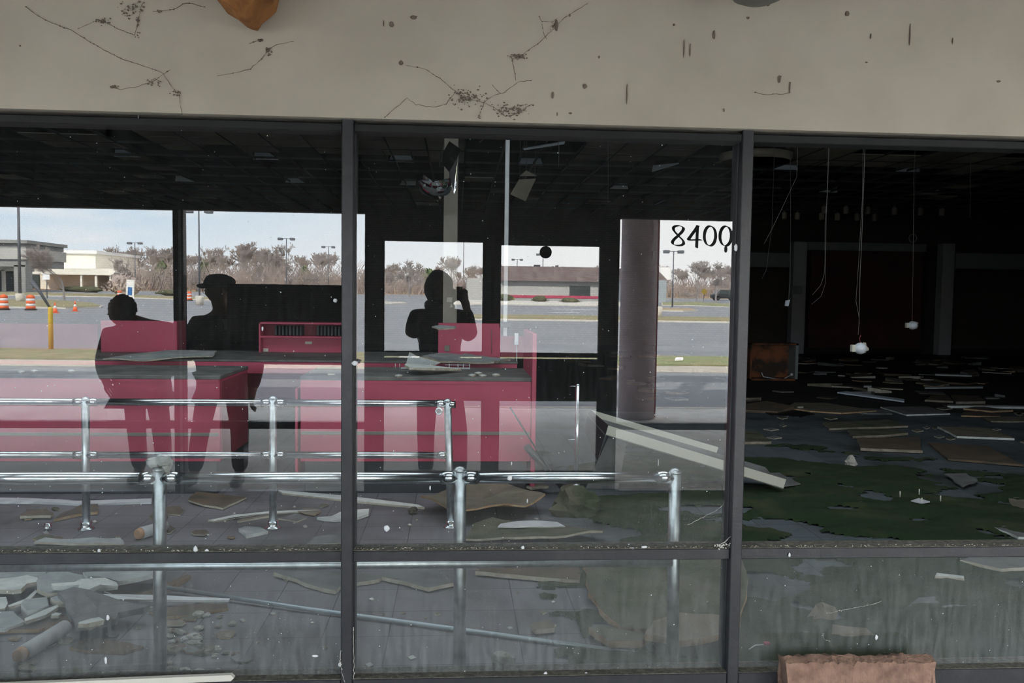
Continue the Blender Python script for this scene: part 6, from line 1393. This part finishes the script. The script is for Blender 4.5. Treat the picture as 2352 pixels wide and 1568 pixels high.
fo.add([(v_[0], v_[1], min(v_[2], 2.83)) for v_ in vs], fs, 0, False)
tag(fo.build('insulation_lump', M['orange']), 'amber lump of insulation hanging at the top of the cream wall', 'insulation')
q = P(1742, -8, -0.35)
tag(MB().lathe([(0.0, 0), (0.05, 0.004), (0.085, 0.02), (0.098, 0.05), (0.10, max(0.08, 2.82-(P(1742, 8, -0.35).z)))], (q.x, -0.35, P(1742, 8, -0.35).z), 28).build('ceiling_dome', M['greystripe']), 'grey dome fitting at the top edge above the right mullion', 'fitting')
# insulation block and white lath on the sill
b = MB(); Yk2 = -0.11; t0 = P(1806, 1524, Yk2-0.04); t1 = P(2152, 1522, Yk2-0.04)
pts = []
nn_ = 70; zb3 = zs - 0.09
vs = []; fs = []
for i in range(nn_+1):
    a_ = i/nn_; x = t0.x + (t1.x-t0.x)*a_
    for j, (dy, zf) in enumerate(((-0.10, 0.0), (-0.115, 0.5), (-0.10, 1.0), (-0.06, 1.06), (-0.02, 0.98), (0.0, 0.5), (0.0, 0.0))):
        zt_ = t0.z + (t1.z-t0.z)*a_; nz = mnoise.noise(V((x*14, dy*30, zf*3)))*0.010 + mnoise.noise(V((x*48, dy*60, zf*9)))*0.010
        vs.append((x + (0.05*(zf-1) if i == 0 else -0.05*(zf-1) if i == nn_ else 0)*-1*(1 if i else 1), -0.046 + dy*1.0 + nz*0.7, 0.0 + (zt_ - 0.0)*zf + (nz if zf > 0.4 else 0)))
m_ = 7
for i in range(nn_):
    for j in range(m_-1): fs.append((i*m_+j, (i+1)*m_+j, (i+1)*m_+j+1, i*m_+j+1))
fs.append(tuple(range(m_))); fs.append(tuple(nn_*m_+j for j in range(m_))[::-1])
b.add(vs, fs, 0, False); tag(b.build('insulation_block', M['pinkfoam']), 'rough pinkish brown insulation block standing before the lower right pane', 'insulation')
a, c = P(-60, 1574, -0.07), P(530, 1550, -0.07); dn = V((0, 0, -14/FPX*3.2))
tag(MB().prism([a, c, c + V((0.012, 0, dn.z*0.5)), c + dn, a + dn], (0, 0.02, 0)).build('white_lath', M['paper']), 'whitish lath lying along the bottom left of the shop front', 'lath')
# cobwebs: dirt-laden threads on the cream wall
YH = -0.080
def web(name, label, lines, blobs=(), m_=None, Y=YH, r=0.0008, cat='cobweb', dens=1.0, seed=1):
    b = MB(); rn = random.Random(seed)
    for ln in lines:
        pts = [P(u, v, Y) for u, v in ln]; out = []
        for a_, c_ in zip(pts, pts[1:]):
            k = max(2, int((c_-a_).length/0.012))
            for j in range(k): out.append(a_.lerp(c_, j/k) + V((rn.uniform(-1, 1), rn.uniform(-.5, .5), rn.uniform(-1, 1)))*0.0016)
        out.append(pts[-1]); b.tube(out, [r*rn.uniform(0.5, 1.5) for _ in out], 4, cap=False)
        for q_ in out:
            if rn.random() < 0.35*dens: b.blob(q_, (rn.uniform(.001, .0035), 0.002, rn.uniform(.001, .003)), rn.random()*9, 0.3, 6, 4)
    for (u, v, w_, h_, k) in blobs:
        for i in range(k):
            q_ = P(u + rn.gauss(0, w_), v + rn.gauss(0, h_), Y); s_ = rn.uniform(.001, .0034); b.blob(q_, (s_*1.3, 0.002, s_), rn.random()*9, 0.3, 6, 4)
    return tag(b.build(name, m_ or M['web']), label, cat)
web('cobweb', 'long dirty thread running down the upper left of the cream wall with a curved branch', [[(60, 16), (95, 42), (120, 52), (165, 70), (200, 92), (240, 115), (285, 138), (350, 158), (376, 170), (395, 200), (412, 218), (416, 250), (418, 262)], [(252, 198), (275, 205), (310, 200), (350, 188), (372, 172), (392, 160)]], [(258, 200, 6, 1.5, 16), (408, 215, 6, 3, 12), (350, 189, 12, 4, 16)], seed=1)
web('cobweb', 'bent dirty thread with a cluster at its corner near the top left', [[(222, 44), (240, 50), (262, 62), (308, 80), (318, 50), (322, 20), (330, 4)], [(180, 66), (222, 46)]], [(238, 48, 7, 4, 30), (305, 22, 16, 10, 40), (316, 55, 2, 14, 22)], seed=2)
web('cobweb', 'thread with a hooked end left of the amber lump', [[(352, 26), (370, 24), (400, 22), (420, 10), (434, 7), (470, 16)]], [(365, 26, 4, 2, 8)], seed=3)
web('cobweb', 'faint drooping thread below the amber lump', [[(500, 174), (545, 166), (575, 158), (600, 135), (618, 112), (635, 102), (675, 95)], [(572, 100), (600, 92)]], [(616, 118, 4, 8, 14), (600, 92, 3, 2, 8)], seed=4)
web('cobweb', 'short dark cobweb strip climbing to the upper right in the middle of the wall', [[(1175, 130), (1200, 125), (1235, 100), (1265, 72), (1300, 38), (1350, 8)], [(1175, 132), (1180, 155), (1185, 185)], [(1238, 38), (1245, 50), (1270, 50), (1280, 42)], [(1245, 55), (1248, 75), (1256, 90)]], [(1190, 128, 10, 3, 44), (1270, 60, 3, 6, 10)], seed=5)
web('cobweb', 'wide net of dirt specks above the middle pane', [[(932, 150), (975, 158), (1010, 180), (1040, 205), (1065, 225), (1110, 235), (1135, 218), (1160, 212), (1190, 188), (1220, 185)], [(885, 268), (925, 235), (935, 225), (955, 240), (995, 247), (1025, 238), (1045, 212)], [(1112, 236), (1100, 266)], [(1112, 236), (1140, 250), (1162, 268), (1195, 258), (1210, 245), (1222, 240)], [(1130, 195), (1150, 215)]], [(1075, 222, 20, 10, 110), (1175, 252, 20, 8, 90), (1100, 266, 2, 3, 10)], seed=6)
web('cobweb', 'small curled thread at the right of the wall with trailing specks', [[(1735, 212), (1760, 217), (1800, 216), (1816, 212)], [(1816, 190), (1814, 212)]], [(1790, 182, 2, 5, 6)], seed=7)
rn = random.Random(3); DK = 'dirt specks on the cream wall'
for k, (u, v, w_, h_) in enumerate(((900, 56, 5, 6), (921, 144, 5, 5), (881, 54, 1.5, 6), (950, 40, 7, 4), (1343, 198, 5, 5), (1269, 219, 2.5, 8), (1548, 57, 3, 3), (1946, 31, 5, 5), (1278, 58, 4, 12), (1376, 131, 2, 3), (1440, 215, 1.2, 22), (2090, 80, 1.5, 26), (1585, 115, 1.2, 15), (1571, 112, 1.2, 18), (1640, 80, 3, 10), (1309, 35, 2, 3), (2294, 187, 5, 2.5), (1790, 182, 3, 8), (1814, 200, 1.5, 12), (2000, 83, 2, 6), (1718, 41, 4, 2), (1764, 11, 4, 3), (600, 92, 4, 2.5), (46, 105, 2, 2), (1990, 143, 3, 1.5), (1310, 260, 4, 2), (1280, 262, 1.5, 4), (320, 4, 3, 2), (2188, 94, 1.2, 7), (1663, 253, 1.2, 4))):
    q_ = P(u, v, YH+0.002); s_ = 3.2/FPX; tag(MB().blob(q_, (w_*s_, 0.003, h_*s_), k, 0.25, 9, 6).build('dirt_speck', M['web']), 'small dark dirt speck stuck on the cream wall', 'dirt speck', DK)
tag(MB().tube([P(317, 264, -0.078), P(318, 272, -0.078)], 0.0012, 4).build('white_fleck', M['white']), 'tiny white upright fleck under the cream wall at left', 'fleck')
# pale cocoons and flakes stuck to the frames and the glass
FL = 'pale flakes stuck to the shop front'
for k, (u, v, w_, h_, Y) in enumerate(((228, 1266, 4, 6, -0.03), (449, 1262, 5, 9, -0.03), (475, 1265, 6, 4, -0.03), (815, 834, 7, 5, -0.05), (888, 1213, 7, 7, -0.004), (1171, 1098, 6, 6, -0.004), (1690, 569, 5, 8, -0.06), (770, 690, 5, 4, -0.004), (1452, 1262, 10, 5, -0.03), (1480, 1256, 8, 3, -0.03), (1201, 1257, 4, 4, -0.03), (724, 1506, 8, 3, -0.004), (1253, 1547, 5, 5, -0.03), (1346, 1549, 5, 5, -0.03), (243, 1516, 3, 9, -0.004), (248, 1418, 4, 6, -0.004), (2013, 1464, 4, 7, -0.004), (603, 755, 2, 5, -0.004), (988, 1120, 2, 5, -0.004), (1211, 1150, 1.5, 5, -0.004), (1175, 1064, 1.5, 4, -0.004), (780, 1526, 3, 5, -0.04), (1813, 1274, 3, 5, -0.04), (1512, 1062, 1, 9, -0.004))):
    q_ = P(u, v, Y); s_ = 3.15/FPX; tag(MB().blob(q_, (w_*s_, 0.003, h_*s_), k, 0.25, 9, 6).build('pale_flake', M['white']), 'small pale flake or cocoon stuck to the glass or frame', 'flake', FL)
web('cobweb', 'ragged pale cobweb in the corner where mid rail meets the right mullion', [[(1650, 1252), (1664, 1245), (1680, 1230)], [(1664, 1245), (1678, 1258)], [(1672, 1236), (1660, 1250)]], [(1655, 1253, 10, 3, 30)], M['webpale'], -0.04, 0.0008, seed=11)
web('cobweb', 'thin pale cobweb on the lower end of the left mullion', [[(783, 1495), (781, 1520), (786, 1545), (792, 1566)], [(812, 1440), (813, 1560)]], [(783, 1520, 2, 6, 10)], M['webpale'], -0.052, 0.0009, seed=12)
web('cobweb', 'sparse white thread at lower right in the middle pane', [[(1580, 1205), (1610, 1190), (1645, 1172), (1662, 1158)]], [], M['webpale'], -0.004, 0.0006, seed=13)
web('cobweb', 'faint white thread and curl on the lower right pane', [[(1900, 1408), (1950, 1398), (2000, 1388), (2025, 1380)], [(1890, 1455), (1893, 1468), (1905, 1472)]], [], M['webpale'], -0.004, 0.0007, seed=14)
# dirt and crumbs on the ledges
b = MB(); rn = random.Random(8)
for k in range(420):
    x = rn.uniform(-3.4, 2.3); b.blob((x, rn.uniform(-0.03, -0.006), zr1+0.003), (rn.uniform(.001, .005), 0.002, rn.uniform(.001, .003)), k, 0.3, 5, 3)
tag(b.build('ledge_dirt', M['edge']), 'crumbs of dirt scattered along the ledge of the mid rail', 'dirt', kind='stuff')
